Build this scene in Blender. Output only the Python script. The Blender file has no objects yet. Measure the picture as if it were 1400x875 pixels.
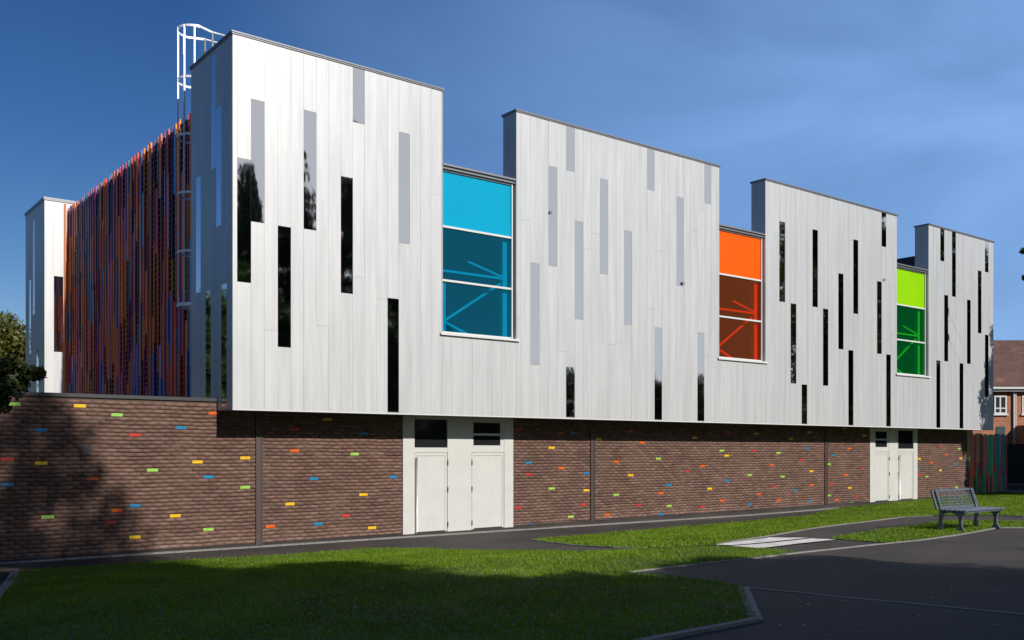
import bpy, math, random
import numpy as np
from mathutils import Vector
from mathutils.geometry import delaunay_2d_cdt
random.seed(7); rng = np.random.default_rng(7)
sc = bpy.context.scene
COL = sc.collection

# ------------------------------------------------------------------ survey of the place
# facade of the metal box lies in y = 0, runs along +X; street side is -Y; brick wall in y = WY
F = 1319.0; EYE = Vector((-7.5, -18.73, 2.05)); HZ = 616.0
TH = math.atan2(1690, 1319)
FW = (math.cos(TH), math.sin(TH)); RT = (math.sin(TH), -math.cos(TH))
WY = 0.83
ZB = 2.896; ZT = 10.457; DEP = 0.54
def ray(px, py):
    q = (px-700)/F
    return Vector((FW[0]+RT[0]*q, FW[1]+RT[1]*q, (HZ-py)/F))
def on_y(px, py, y=0.0):
    d = ray(px, py); t = (y-EYE.y)/d.y
    return EYE.x+d.x*t, EYE.z+d.z*t
def on_x(px, py, x=0.0):
    d = ray(px, py); t = (x-EYE.x)/d.x
    return EYE.y+d.y*t, EYE.z+d.z*t
def ss(u):
    u = max(0.0, min(1.0, u)); return u*u*(3-2*u)
def hgt(x, y):
    return 0.3*ss((x-16)/22) + 0.3*ss((-y-1.2)/6)
def on_ground(px, py):
    d = ray(px, py); z = 0.2
    for _ in range(25):
        t = (z-EYE.z)/d.z
        x = EYE.x+d.x*t; y = EYE.y+d.y*t; z = 0.5*z+0.5*hgt(x, y)
    return (x, y)
def at_depth(px, D, z=0):
    q = (px-700)/F
    return Vector((EYE.x+D*(FW[0]+RT[0]*q), EYE.y+D*(FW[1]+RT[1]*q), z))

# ------------------------------------------------------------------ materials
def mat(name, col=(.5,.5,.5), rough=.6, metal=0.0, spec=.5):
    m = bpy.data.materials.new(name); m.use_nodes = True
    b = m.node_tree.nodes['Principled BSDF']
    b.inputs['Base Color'].default_value = (*col, 1); b.inputs['Roughness'].default_value = rough
    b.inputs['Metallic'].default_value = metal; b.inputs['Specular IOR Level'].default_value = spec
    return m
def nd(m, t, **kw):
    n = m.node_tree.nodes.new(t)
    for k, v in kw.items(): setattr(n, k, v)
    return n
def lk(m, a, b): m.node_tree.links.new(a, b)
def BS(m): return m.node_tree.nodes['Principled BSDF']
def noise(m, scale, detail=4, vec=None, rough=.55):
    n = nd(m, 'ShaderNodeTexNoise'); n.inputs['Scale'].default_value = scale
    n.inputs['Detail'].default_value = detail; n.inputs['Roughness'].default_value = rough
    if vec is None:
        tc = nd(m, 'ShaderNodeTexCoord'); vec = tc.outputs['Object']
    lk(m, vec, n.inputs['Vector']); return n
def scaled(m, s):
    tc = nd(m, 'ShaderNodeTexCoord'); mp = nd(m, 'ShaderNodeMapping'); mp.inputs['Scale'].default_value = s
    lk(m, tc.outputs['Object'], mp.inputs['Vector']); return mp.outputs['Vector']
def ramp(m, fac, stops, interp='LINEAR'):
    r = nd(m, 'ShaderNodeValToRGB'); r.color_ramp.interpolation = interp
    e = r.color_ramp.elements
    while len(e) < len(stops): e.new(.5)
    for i, (p, c) in enumerate(stops):
        e[i].position = p; e[i].color = (*c, 1) if len(c) == 3 else c
    lk(m, fac, r.inputs['Fac']); return r
def bump(m, h, strength, dist=.01):
    b = nd(m, 'ShaderNodeBump'); b.inputs['Strength'].default_value = strength; b.inputs['Distance'].default_value = dist
    lk(m, h, b.inputs['Height']); lk(m, b.outputs['Normal'], BS(m).inputs['Normal']); return b
def mul(m, a, b, fac=1.0, mode='MULTIPLY'):
    x = nd(m, 'ShaderNodeMix', data_type='RGBA', blend_type=mode)
    x.inputs[0].default_value = fac
    lk(m, a, x.inputs[6]); lk(m, b, x.inputs[7]); return x.outputs[2]
def island(m): return nd(m, 'ShaderNodeNewGeometry').outputs['Random Per Island']

# cladding
def clad_mat(name, c0, c1, metal, rough):
    m = mat(name, c0, rough, metal)
    r = ramp(m, island(m), [(0, c0), (1, c1)])
    n = noise(m, 1.0, 6, scaled(m, (6.0, 6.0, .4)), .62)
    r2 = ramp(m, n.outputs['Fac'], [(.28, (.80,.815,.83)), (.66, (1,1,1))])
    n5 = noise(m, 45.0, 3)
    r5 = ramp(m, n5.outputs['Fac'], [(.3, (.90,.90,.91)), (.7, (1,1,1))])
    lk(m, mul(m, mul(m, r.outputs['Color'], r2.outputs['Color']), r5.outputs['Color']), BS(m).inputs['Base Color'])
    n3 = noise(m, 90, 2); n4 = noise(m, 1.0, 2, scaled(m, (2.5, 2.5, .8)))
    mm = nd(m, 'ShaderNodeMath', operation='MULTIPLY_ADD'); mm.inputs[1].default_value = .25
    lk(m, n3.outputs['Fac'], mm.inputs[0]); lk(m, n4.outputs['Fac'], mm.inputs[2])
    bump(m, mm.outputs[0], .16, .01)
    return m
M_CLAD = clad_mat('white_cladding', (.525,.535,.54), (.555,.565,.57), .35, .44)
M_MIRROR = mat('mirror_cladding', (.66,.66,.67), .03, 1.0)
n = noise(M_MIRROR, 1.0, 2, scaled(M_MIRROR, (3, 3, 1.6))); bump(M_MIRROR, n.outputs['Fac'], .10, .012)
M_COPE = mat('coping_metal', (.24,.25,.265), .4, .6)
M_DARKCOPE = mat('dark_coping', (.035,.037,.04), .5, .2)
M_SOFFIT = mat('soffit', (.30,.30,.30), .7)
M_FRAME = mat('frame_white', (.50,.51,.51), .4)
M_DOOR = mat('door_paint', (.52,.53,.50), .45)
n = noise(M_DOOR, 3, 5); r = ramp(M_DOOR, n.outputs['Fac'], [(.3, (.415,.42,.40)), (.7, (.45,.455,.435))]); lk(M_DOOR, r.outputs['Color'], BS(M_DOOR).inputs['Base Color'])
M_STEEL = mat('galvanised', (.62,.64,.66), .4, .3)
n = noise(M_STEEL, 25, 3); r = ramp(M_STEEL, n.outputs['Fac'], [(.3, (.66,.68,.70)), (.7, (.82,.84,.86))]); lk(M_STEEL, r.outputs['Color'], BS(M_STEEL).inputs['Base Color'])
M_BLACK = mat('black_glass', (.012,.013,.015), .06)
M_HINGE = mat('hinge', (.06,.06,.06), .5, .5)
M_ROOF = mat('roof_felt', (.09,.09,.095), .9)
n = noise(M_ROOF, 8, 4); bump(M_ROOF, n.outputs['Fac'], .3, .01)
M_POST = mat('brown_post', (.060,.042,.038), .5, .1)
M_PLANT = mat('plant_room', (.022,.024,.03), .5)
M_INT = mat('interior', (.20,.20,.21), .9)
M_WSTEEL = mat('white_steel', (.9,.9,.88), .5)
# bricks
M_BRICK = mat('brick', rough=.82, spec=.3)
r = ramp(M_BRICK, island(M_BRICK), [(0, (.105,.058,.044)), (.3, (.130,.074,.056)), (.6, (.146,.085,.065)), (.85, (.168,.102,.080)), (1, (.120,.072,.058))])
n = noise(M_BRICK, 34, 5); r2 = ramp(M_BRICK, n.outputs['Fac'], [(.3, (.70,.70,.70)), (.7, (1.2,1.18,1.15))])
n6 = noise(M_BRICK, 1.1, 5); r6 = ramp(M_BRICK, n6.outputs['Fac'], [(.3, (.82,.82,.82)), (.55, (1,1,1)), (.8, (1.16,1.14,1.12))])
c = mul(M_BRICK, mul(M_BRICK, r.outputs['Color'], r2.outputs['Color']), r6.outputs['Color'])
# lime bloom spots
n7 = noise(M_BRICK, 5.5, 6, rough=.7); r7 = ramp(M_BRICK, n7.outputs['Fac'], [(.68, (0,0,0)), (.76, (.5,.5,.5))])
mx = nd(M_BRICK, 'ShaderNodeMix', data_type='RGBA'); lk(M_BRICK, r7.outputs['Color'], mx.inputs[0]); lk(M_BRICK, c, mx.inputs[6]); mx.inputs[7].default_value = (.30,.26,.23,1)
# pale splash band at the foot
sp = nd(M_BRICK, 'ShaderNodeSeparateXYZ'); tc = nd(M_BRICK, 'ShaderNodeTexCoord'); lk(M_BRICK, tc.outputs['Object'], sp.inputs[0])
na = nd(M_BRICK, 'ShaderNodeMath', operation='MULTIPLY_ADD'); na.inputs[1].default_value = .7; lk(M_BRICK, noise(M_BRICK, 2.2, 4).outputs['Fac'], na.inputs[0])
ng = nd(M_BRICK, 'ShaderNodeMath', operation='SUBTRACT'); ng.inputs[0].default_value = 0.0; lk(M_BRICK, sp.outputs['Z'], ng.inputs[1]); lk(M_BRICK, ng.outputs[0], na.inputs[2])
r8 = ramp(M_BRICK, na.outputs[0], [(.05, (0,0,0)), (.5, (.45,.45,.45))])
mx2 = nd(M_BRICK, 'ShaderNodeMix', data_type='RGBA'); lk(M_BRICK, r8.outputs['Color'], mx2.inputs[0]); lk(M_BRICK, mx.outputs[2], mx2.inputs[6]); mx2.inputs[7].default_value = (.30,.21,.17,1)
lk(M_BRICK, mx2.outputs[2], BS(M_BRICK).inputs['Base Color']); bump(M_BRICK, n.outputs['Fac'], .5, .004)
M_MORTAR = mat('mortar', (.072,.046,.036), .95)
GL = {'G': (.26,.48,.08), 'Y': (.66,.40,.015), 'B': (.015,.17,.34), 'R': (.42,.035,.03), 'O': (.60,.10,.012)}
M_GLAZE = {}
for k, v in GL.items():
    m = mat('glaze_'+{'G':'green','Y':'yellow','B':'blue','R':'red','O':'orange'}[k], v, .3)
    nn = noise(m, 14, 4); rr = ramp(m, nn.outputs['Fac'], [(.3, tuple(x*.78 for x in v)), (.65, v)]); lk(m, rr.outputs['Color'], BS(m).inputs['Base Color'])
    M_GLAZE[k] = m
# fins
PAL = [tuple(min(1,c*1.9) for c in q) for q in [(.42,.07,.012), (.30,.030,.022), (.17,.02,.07), (.022,.04,.17), (.50,.17,.01), (.10,.045,.035), (.04,.018,.09), (.35,.055,.02), (.012,.10,.20), (.24,.03,.03), (.03,.04,.10), (.36,.09,.015)]]
PAL = [tuple(min(.85, .85*c*1.9+.03) for c in q) for q in PAL]
PAL[4] = (.62,.16,.04); PAL[6] = (.30,.09,.07); PAL[11] = (.70,.13,.03); PAL[10] = (.22,.10,.16); PAL[1] = (.62,.09,.06)
PAL = [tuple(min(.9, 1.3*c+.01) for c in q) for q in PAL]
def pal_mat(name, pal, rough=.35):
    m = mat(name, rough=rough)
    r = ramp(m, island(m), [(i/len(pal), c) for i, c in enumerate(pal)], 'CONSTANT')
    lk(m, r.outputs['Color'], BS(m).inputs['Base Color']); return m
M_FIN = pal_mat('fin_colours', PAL)
M_FIN2 = pal_mat('fence_fin_colours', [tuple(min(1,c*2.6) for c in q) for q in [(.02,.16,.05),(.45,.08,.012),(.25,.02,.015),(.01,.20,.17),(.40,.12,.01),(.04,.05,.12),(.02,.22,.10),(.32,.03,.05),(.02,.02,.02)]])
M_FINB = pal_mat('fin_bright', [(.70,.16,.015),(.80,.24,.02),(.60,.07,.03),(.35,.03,.11),(.70,.18,.015),(.03,.09,.28),(.25,.09,.06),(.45,.08,.02),(.05,.03,.14),(.40,.04,.10),(.02,.14,.28),(.60,.12,.02)])
M_LOUV = mat('louvre_dark', (.22,.20,.22), .5, .3)
M_BACKD = mat('screen_backing', (.015,.014,.018), .8)
# coloured glass
def glass(name, tint, refl=(1,1,1), body=(.1,.1,.1)):
    m = bpy.data.materials.new(name); m.use_nodes = True; nt = m.node_tree
    for x in list(nt.nodes): nt.nodes.remove(x)
    o = nt.nodes.new('ShaderNodeOutputMaterial'); t = nt.nodes.new('ShaderNodeBsdfTransparent'); g = nt.nodes.new('ShaderNodeBsdfGlossy')
    t.inputs['Color'].default_value = (*tint, 1); g.inputs['Roughness'].default_value = .015; g.inputs['Color'].default_value = (*refl, 1)
    fr = nt.nodes.new('ShaderNodeFresnel'); fr.inputs['IOR'].default_value = 1.55
    df = nt.nodes.new('ShaderNodeBsdfDiffuse'); df.inputs['Color'].default_value = (*body, 1)
    m0 = nt.nodes.new('ShaderNodeMixShader'); m0.inputs[0].default_value = .20
    nt.links.new(t.outputs[0], m0.inputs[1]); nt.links.new(df.outputs[0], m0.inputs[2])
    ge = nt.nodes.new('ShaderNodeNewGeometry'); iv = nt.nodes.new('ShaderNodeMath'); iv.operation = 'SUBTRACT'; iv.inputs[0].default_value = 1.0; nt.links.new(ge.outputs['Backfacing'], iv.inputs[1])
    ff_ = nt.nodes.new('ShaderNodeMath'); ff_.operation = 'MULTIPLY'; nt.links.new(fr.outputs[0], ff_.inputs[0]); nt.links.new(iv.outputs[0], ff_.inputs[1])
    mx = nt.nodes.new('ShaderNodeMixShader'); nt.links.new(ff_.outputs[0], mx.inputs[0]); nt.links.new(m0.outputs[0], mx.inputs[1]); nt.links.new(g.outputs[0], mx.inputs[2])
    nt.links.new(mx.outputs[0], o.inputs['Surface']); return m
# ground
M_TAR = mat('tarmac', rough=.88, spec=.3)
n = noise(M_TAR, 110, 4); r = ramp(M_TAR, n.outputs['Fac'], [(.3, (.024,.021,.020)), (.62, (.048,.043,.040)), (.8, (.10,.092,.085))])
n2 = noise(M_TAR, .55, 6, scaled(M_TAR, (1, 1.4, 1))); r2 = ramp(M_TAR, n2.outputs['Fac'], [(.3, (.62,.60,.60)), (.52, (1,.96,.93)), (.72, (1.35,1.2,1.1))])
lk(M_TAR, mul(M_TAR, r.outputs['Color'], r2.outputs['Color']), BS(M_TAR).inputs['Base Color']); bump(M_TAR, n.outputs['Fac'], .6, .006)
M_TAR2 = mat('tarmac_new', rough=.85, spec=.3)
n = noise(M_TAR2, 120, 4); r = ramp(M_TAR2, n.outputs['Fac'], [(.3, (.016,.016,.017)), (.7, (.038,.037,.039))])
n2 = noise(M_TAR2, .8, 6); r2 = ramp(M_TAR2, n2.outputs['Fac'], [(.3, (.75,.75,.78)), (.7, (1.25,1.22,1.2))])
lk(M_TAR2, mul(M_TAR2, r.outputs['Color'], r2.outputs['Color']), BS(M_TAR2).inputs['Base Color']); bump(M_TAR2, n.outputs['Fac'], .6, .006)
M_KERB = mat('concrete_edging', rough=.9)
n = noise(M_KERB, 30, 5); r = ramp(M_KERB, n.outputs['Fac'], [(.3, (.11,.105,.10)), (.7, (.23,.22,.205))]); lk(M_KERB, r.outputs['Color'], BS(M_KERB).inputs['Base Color'])
M_PAVE = mat('pale_paving', rough=.85)
n = noise(M_PAVE, 4, 6); r = ramp(M_PAVE, n.outputs['Fac'], [(.3, (.36,.35,.34)), (.7, (.58,.57,.55))]); lk(M_PAVE, r.outputs['Color'], BS(M_PAVE).inputs['Base Color'])
M_SOIL = mat('turf_base', rough=.95)
n = noise(M_SOIL, 20, 5); r = ramp(M_SOIL, n.outputs['Fac'], [(.3, (.028,.055,.008)), (.7, (.055,.095,.014))]); lk(M_SOIL, r.outputs['Color'], BS(M_SOIL).inputs['Base Color'])
M_FAR = mat('far_ground', rough=.95)
n = noise(M_FAR, .3, 6); r = ramp(M_FAR, n.outputs['Fac'], [(.3, (.035,.055,.015)), (.7, (.07,.08,.03))]); lk(M_FAR, r.outputs['Color'], BS(M_FAR).inputs['Base Color'])
def leafy(name, c0, c1, trans=.35):
    m = bpy.data.materials.new(name); m.use_nodes = True; nt = m.node_tree
    b = nt.nodes['Principled BSDF']; b.inputs['Roughness'].default_value = .55; b.inputs['Specular IOR Level'].default_value = .3
    g = nt.nodes.new('ShaderNodeNewGeometry'); r = nt.nodes.new('ShaderNodeValToRGB'); r.color_ramp.elements[0].color = (*c0, 1); r.color_ramp.elements[1].color = (*c1, 1)
    tc = nt.nodes.new('ShaderNodeTexCoord'); n = nt.nodes.new('ShaderNodeTexNoise'); n.inputs['Scale'].default_value = .9; n.inputs['Detail'].default_value = 5
    nt.links.new(tc.outputs['Object'], n.inputs['Vector'])
    a = nt.nodes.new('ShaderNodeMath'); a.operation = 'MULTIPLY_ADD'; a.inputs[1].default_value = .5
    nt.links.new(g.outputs['Random Per Island'], a.inputs[0])
    s = nt.nodes.new('ShaderNodeMath'); s.operation = 'MULTIPLY_ADD'; s.inputs[1].default_value = 1.6; s.inputs[2].default_value = -.55
    nt.links.new(n.outputs['Fac'], s.inputs[0]); nt.links.new(s.outputs[0], a.inputs[2])
    nt.links.new(a.outputs[0], r.inputs['Fac']); nt.links.new(r.outputs['Color'], b.inputs['Base Color'])
    t = nt.nodes.new('ShaderNodeBsdfTranslucent'); nt.links.new(r.outputs['Color'], t.inputs['Color'])
    mx = nt.nodes.new('ShaderNodeMixShader'); mx.inputs[0].default_value = trans
    o = nt.nodes['Material Output']; nt.links.new(b.outputs[0], mx.inputs[1]); nt.links.new(t.outputs[0], mx.inputs[2]); nt.links.new(mx.outputs[0], o.inputs['Surface'])
    return m
M_GRASS = leafy('grass_blades', (.070,.135,.004), (.185,.29,.010), .4)
M_LEAF = leafy('leaf_dark', (.022,.045,.010), (.055,.09,.018))
M_LEAFB = leafy('leaf_black', (.012,.022,.006), (.04,.05,.012), .15)
M_OLIVE = leafy('leaf_olive', (.07,.08,.016), (.16,.15,.03))
M_CONE = leafy('leaf_conifer', (.014,.030,.012), (.035,.06,.02), .15)
M_DRY = mat('fallen_leaf', (.30,.24,.14), .8)
M_BARK = mat('bark', rough=.9)
n = noise(M_BARK, 12, 6, scaled(M_BARK, (1, 1, .25))); r = ramp(M_BARK, n.outputs['Fac'], [(.3, (.035,.026,.02)), (.7, (.11,.085,.065))]); lk(M_BARK, r.outputs['Color'], BS(M_BARK).inputs['Base Color']); bump(M_BARK, n.outputs['Fac'], .8, .03)
M_BENCH = mat('bench_paint', (.075,.10,.135), .38, .3)
n = noise(M_BENCH, 18, 5); r = ramp(M_BENCH, n.outputs['Fac'], [(.35, (.085,.105,.135)), (.7, (.15,.18,.22))]); lk(M_BENCH, r.outputs['Color'], BS(M_BENCH).inputs['Base Color'])

# ------------------------------------------------------------------ mesh builder
class MB:
    def __init__(s): s.v = []; s.f = []; s.m = []
    def quad(s, a, b, c, d, mi=0):
        n = len(s.v); s.v += [a, b, c, d]; s.f.append((n, n+1, n+2, n+3)); s.m.append(mi)
    def box(s, x0, x1, y0, y1, z0, z1, mi=0):
        n = len(s.v)
        s.v += [(x0,y0,z0),(x1,y0,z0),(x1,y1,z0),(x0,y1,z0),(x0,y0,z1),(x1,y0,z1),(x1,y1,z1),(x0,y1,z1)]
        for q in ((3,2,1,0),(4,5,6,7),(0,1,5,4),(1,2,6,5),(2,3,7,6),(3,0,4,7)):
            s.f.append(tuple(n+i for i in q)); s.m.append(mi)
        return s
    def prism(s, poly, axis, a0, a1, mi=0):
        # poly 2D extruded along axis ('x','y','z')
        n = len(s.v); k = len(poly)
        for a in (a0, a1):
            for (u, w) in poly:
                s.v.append({'x': (a, u, w), 'y': (u, a, w), 'z': (u, w, a)}[axis])
        s.f.append(tuple(n+i for i in range(k))[::-1]); s.m.append(mi)
        s.f.append(tuple(n+k+i for i in range(k))); s.m.append(mi)
        for i in range(k):
            j = (i+1) % k; s.f.append((n+i, n+j, n+k+j, n+k+i)); s.m.append(mi)
        return s
    def tube(s, pts, rads, n=8, mi=0, closed=False):
        pts = [Vector(p) for p in pts]
        if not hasattr(rads, '__len__'): rads = [rads]*len(pts)
        base = len(s.v); K = len(pts); ref = None
        for i, p in enumerate(pts):
            if closed: d = pts[(i+1) % K]-pts[i-1]
            else: d = pts[min(i+1, K-1)]-pts[max(i-1, 0)]
            d.normalize()
            if ref is None: ref = Vector((0,0,1)) if abs(d.z) < .9 else Vector((1,0,0))
            u = d.cross(ref).normalized(); w = d.cross(u).normalized(); ref = -w if False else ref
            for j in range(n):
                a = 2*math.pi*j/n; s.v.append(tuple(p+(u*math.cos(a)+w*math.sin(a))*rads[i]))
        for i in range(K if closed else K-1):
            i2 = (i+1) % K
            for j in range(n):
                s.f.append((base+i*n+j, base+i*n+(j+1) % n, base+i2*n+(j+1) % n, base+i2*n+j)); s.m.append(mi)
        if not closed:
            s.f.append(tuple(base+j for j in range(n))); s.m.append(mi)
            s.f.append(tuple(base+(K-1)*n+j for j in range(n))[::-1]); s.m.append(mi)
        return s
    def beam(s, a, b, w, h=None, mi=0):
        a = Vector(a); b = Vector(b); d = (b-a).normalized(); h = h or w
        ref = Vector((0,1,0)) if abs(d.y) < .9 else Vector((0,0,1))
        u = d.cross(ref).normalized()*w/2; v = d.cross(u).normalized()*h/2
        n = len(s.v)
        for p in (a, b): s.v += [tuple(p-u-v), tuple(p+u-v), tuple(p+u+v), tuple(p-u+v)]
        for q in ((3,2,1,0),(4,5,6,7),(0,1,5,4),(1,2,6,5),(2,3,7,6),(3,0,4,7)):
            s.f.append(tuple(n+i for i in q)); s.m.append(mi)
        return s
    def build(s, name, mats, parent=None, smooth=False, bevel=0):
        if not isinstance(mats, (list, tuple)): mats = [mats]
        me = bpy.data.meshes.new(name); me.from_pydata([tuple(v) for v in s.v], [], s.f)
        for m in mats: me.materials.append(m)
        if len(mats) > 1: me.polygons.foreach_set('material_index', s.m)
        if smooth: me.polygons.foreach_set('use_smooth', [True]*len(me.polygons))
        me.update()
        o = bpy.data.objects.new(name, me); COL.objects.link(o)
        if parent: o.parent = parent; o.matrix_parent_inverse = parent_inv(parent)
        if bevel:
            b = o.modifiers.new('bevel', 'BEVEL'); b.width = bevel; b.segments = 2; b.limit_method = 'ANGLE'
        return o
def world_loc(p):
    v = Vector((0,0,0))
    while p: v += Vector(p.location); p = p.parent
    return v
from mathutils import Matrix
def parent_inv(p): return Matrix.Translation(-world_loc(p)) if p.rotation_euler.z == 0 else Matrix.Identity(4)
def np_mesh(name, V, Fc, mats, parent=None, nper=4, mi=None):
    me = bpy.data.meshes.new(name); nf = len(Fc)
    me.vertices.add(len(V)); me.vertices.foreach_set('co', np.asarray(V, np.float32).ravel())
    me.loops.add(nf*nper); me.loops.foreach_set('vertex_index', np.asarray(Fc, np.int32).ravel())
    me.polygons.add(nf); me.polygons.foreach_set('loop_start', np.arange(nf, dtype=np.int32)*nper)
    for m in (mats if isinstance(mats, (list, tuple)) else [mats]): me.materials.append(m)
    if mi is not None: me.polygons.foreach_set('material_index', np.asarray(mi, np.int32))
    me.update(calc_edges=True); me.validate()
    o = bpy.data.objects.new(name, me); COL.objects.link(o)
    if parent: o.parent = parent; o.matrix_parent_inverse = parent_inv(parent)
    return o
def tag(o, label=None, cat=None, group=None, kind=None):
    if label: o['label'] = label
    if cat: o['category'] = cat
    if group: o['group'] = group
    if kind: o['kind'] = kind
    return o
def empty(name, loc, label, cat, group=None, rz=0):
    o = bpy.data.objects.new(name, None); COL.objects.link(o); o.location = loc; o.rotation_euler.z = rz
    o.empty_display_size = .3; return tag(o, label, cat, group)
def pivot(name, parent, loc=(0,0,0)):
    o = bpy.data.objects.new(name, None); COL.objects.link(o); o.parent = parent; o.location = Vector(loc)-world_loc(parent); return o

# ------------------------------------------------------------------ ground
xs = np.concatenate([[-900,-400,-150,-60,-30], np.arange(-20, 46, .75), [50,60,90,160,400,900]])
ys = np.concatenate([[-900,-400,-150,-80,-50,-35], np.arange(-28, 6, .75), [8,12,20,40,90,200,450,900]])
V = [(x, y, hgt(x, y)-.012) for y in ys for x in xs]; nx = len(xs)
Fc = [(j*nx+i, j*nx+i+1, (j+1)*nx+i+1, (j+1)*nx+i) for j in range(len(ys)-1) for i in range(nx-1)]
tag(np_mesh('ground', V, Fc, M_FAR), kind='structure')

def tess(poly, step):
    P = [Vector(p) for p in poly]; k = len(P)
    xs_ = [p.x for p in P]; ys_ = [p.y for p in P]
    pts = list(P)
    def inside(x, y):
        c = False
        for i in range(k):
            a = P[i]; b = P[i-1]
            if (a.y > y) != (b.y > y) and x < (b.x-a.x)*(y-a.y)/(b.y-a.y)+a.x: c = not c
        return c
    x = min(xs_)+step/2
    while x < max(xs_):
        y = min(ys_)+step/2
        while y < max(ys_):
            if inside(x, y): pts.append(Vector((x, y)))
            y += step
        x += step
    vo, _, fo, _, _, _ = delaunay_2d_cdt(pts, [(i, (i+1) % k) for i in range(k)], [], 1, 1e-5)
    return vo, [f for f in fo if len(f) == 3]
def sheet(name, poly, dz, m, step=.8):
    vo, fo = tess(poly, step)
    # all faces point up
    out = []
    for f in fo:
        a, b, c = (vo[i] for i in f)
        out.append(f if (b-a).cross(c-a) > 0 else f[::-1])
    return np_mesh(name, [(v.x, v.y, hgt(v.x, v.y)+dz) for v in vo], out, m, nper=3)
G = on_ground
def poly(*pp): return [G(*p) for p in pp]
tag(sheet('tarmac_path', [(-14,-24),(60,-24),(60,-3),(36,-.3),(35.2,WY-.01),(-14,WY-.01)], 0.0, M_TAR, .9), kind='structure')
# darker newer surface in front of the flush edging line
kA = G(1016, 804); kB = G(1400, 841)
kd = (kB[0]-kA[0], kB[1]-kA[1]); kC = (kA[0]+kd[0]*2.6, kA[1]+kd[1]*2.6)
kLow = G(1034, 850); kLow2 = G(897, 877)
kE = (kLow[0]+(kLow2[0]-kLow[0])*3.4, kLow[1]+(kLow2[1]-kLow[1])*3.4)
tag(sheet('road', [kA, kC, (kC[0], -24), (kE[0]-.1, -24), kE, kLow], 0.005, M_TAR2, .9), kind='structure')

def edging(name, pts, w=.05, up=.022, m=None, joints=True):
    mb = MB()
    for (a, b) in zip(pts[:-1], pts[1:]):
        a = Vector(a); b = Vector(b); L = (b-a).length; n = max(1, round(L/.91)); d = (b-a)/L; nn = Vector((-d.y, d.x))*w/2
        for i in range(n):
            p = a+d*(L*i/n+.004); q = a+d*(L*(i+1)/n-.004)
            jz = random.uniform(-.004, .004); vs = []
            for (c, s_) in ((p, -1), (q, -1), (q, 1), (p, 1)):
                c2 = c+nn*s_; vs.append((c2.x, c2.y, hgt(c2.x, c2.y)))
            n0 = len(mb.v)
            mb.v += [(x, y, z-.05) for x, y, z in vs]+[(x, y, z+up+jz) for x, y, z in vs]
            for qd in ((3,2,1,0),(4,5,6,7),(0,1,5,4),(1,2,6,5),(2,3,7,6),(3,0,4,7)): mb.f.append(tuple(n0+i_ for i_ in qd)); mb.m.append(0)
    return tag(mb.build(name, m or M_KERB), kind='structure')
# lawns (outlines surveyed on the ground)
upper_edge_low = [(726,738),(760,743),(795,747),(840,749),(885,750)]
mid_edge = [(975,746),(1000,741),(1058,732),(1116,722),(1175,714.7),(1233,707.4),(1277,705.4),(1400,706.5),(1520,707)]
lawnA = poly(*upper_edge_low, *mid_edge) + [(50,-4.5),(50,-1.5),(36,-.6)] + [(X, WY-.12) for X in (33,31)] + [(26.2,WY-.12),(24.6,WY-.25),(21.5,WY-.35)] + poly((1100,706),(960,718.5),(870,726.5),(800,732))
lawnB = poly((1088,755),(1040,751),(978,748),(885,751),(794,755),(700,754),(590,751),(504,750),(400,759),(250,767),(130,774),(21,782),(0,812)) 
pL = G(0, 812); pT = G(21, 782); dd = (pL[0]-pT[0], pL[1]-pT[1])
lawnB += [(pT[0]+dd[0]*6, pT[1]+dd[1]*6), (pT[0]+dd[0]*6+1.5, -15.5), kE, kLow, kA] + poly((1003,801),(940,791),(871,786),(857,783),(1000,767),(1060,760))
lawnC = poly((1134,737),(1204,725),(1271,716),(1291,713),(1400,712.6),(1500,712.5),(1500,722),(1400,721.6),(1364,721.5),(1335,727),(1306,732),(1262,738),(1218.5,743),(1180,740.5))
def blades(name, pl, dens, h0, h1, w, parent=None, seed=1, tilt=.5):
    r_ = np.random.default_rng(seed)
    vo, fo = tess(pl, .5)
    A = np.array([[vo[i][0], vo[i][1]] for f in fo for i in f]).reshape(-1, 3, 2)
    ar = np.abs((A[:,1,0]-A[:,0,0])*(A[:,2,1]-A[:,0,1])-(A[:,1,1]-A[:,0,1])*(A[:,2,0]-A[:,0,0]))/2
    # density falls with the distance the lawn lies from the viewpoint of the visitor
    N = int(ar.sum()*dens); idx = r_.choice(len(ar), N, p=ar/ar.sum())
    u = r_.random((N, 2)); fl = u.sum(1) > 1; u[fl] = 1-u[fl]
    P = A[idx,0]+(A[idx,1]-A[idx,0])*u[:,:1]+(A[idx,2]-A[idx,0])*u[:,1:]
    Z = np.array([hgt(x, y) for x, y in P])+.012
    patch = .75+.5*(np.sin(P[:,0]*1.7+np.sin(P[:,1]*1.1)*2)*np.sin(P[:,1]*2.3+P[:,0]*.6)*.5+.5)
    ang = r_.random(N)*2*np.pi; H = (h0+(h1-h0)*r_.random(N)**2)*patch; ti = r_.normal(0, tilt, (N, 2))*H[:,None]
    W = w*(.6+.8*r_.random(N)); dx = np.cos(ang)*W/2; dy = np.sin(ang)*W/2
    B = np.stack([P[:,0], P[:,1], Z], 1)
    v0 = B+np.stack([dx, dy, 0*dx], 1); v1 = B-np.stack([dx, dy, 0*dx], 1)
    v2 = B+np.stack([ti[:,0], ti[:,1], H], 1)
    V = np.stack([v0, v1, v2], 1).reshape(-1, 3); Fc = np.arange(3*N).reshape(-1, 3)
    return np_mesh(name, V, Fc, M_GRASS, parent, nper=3)
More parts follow.
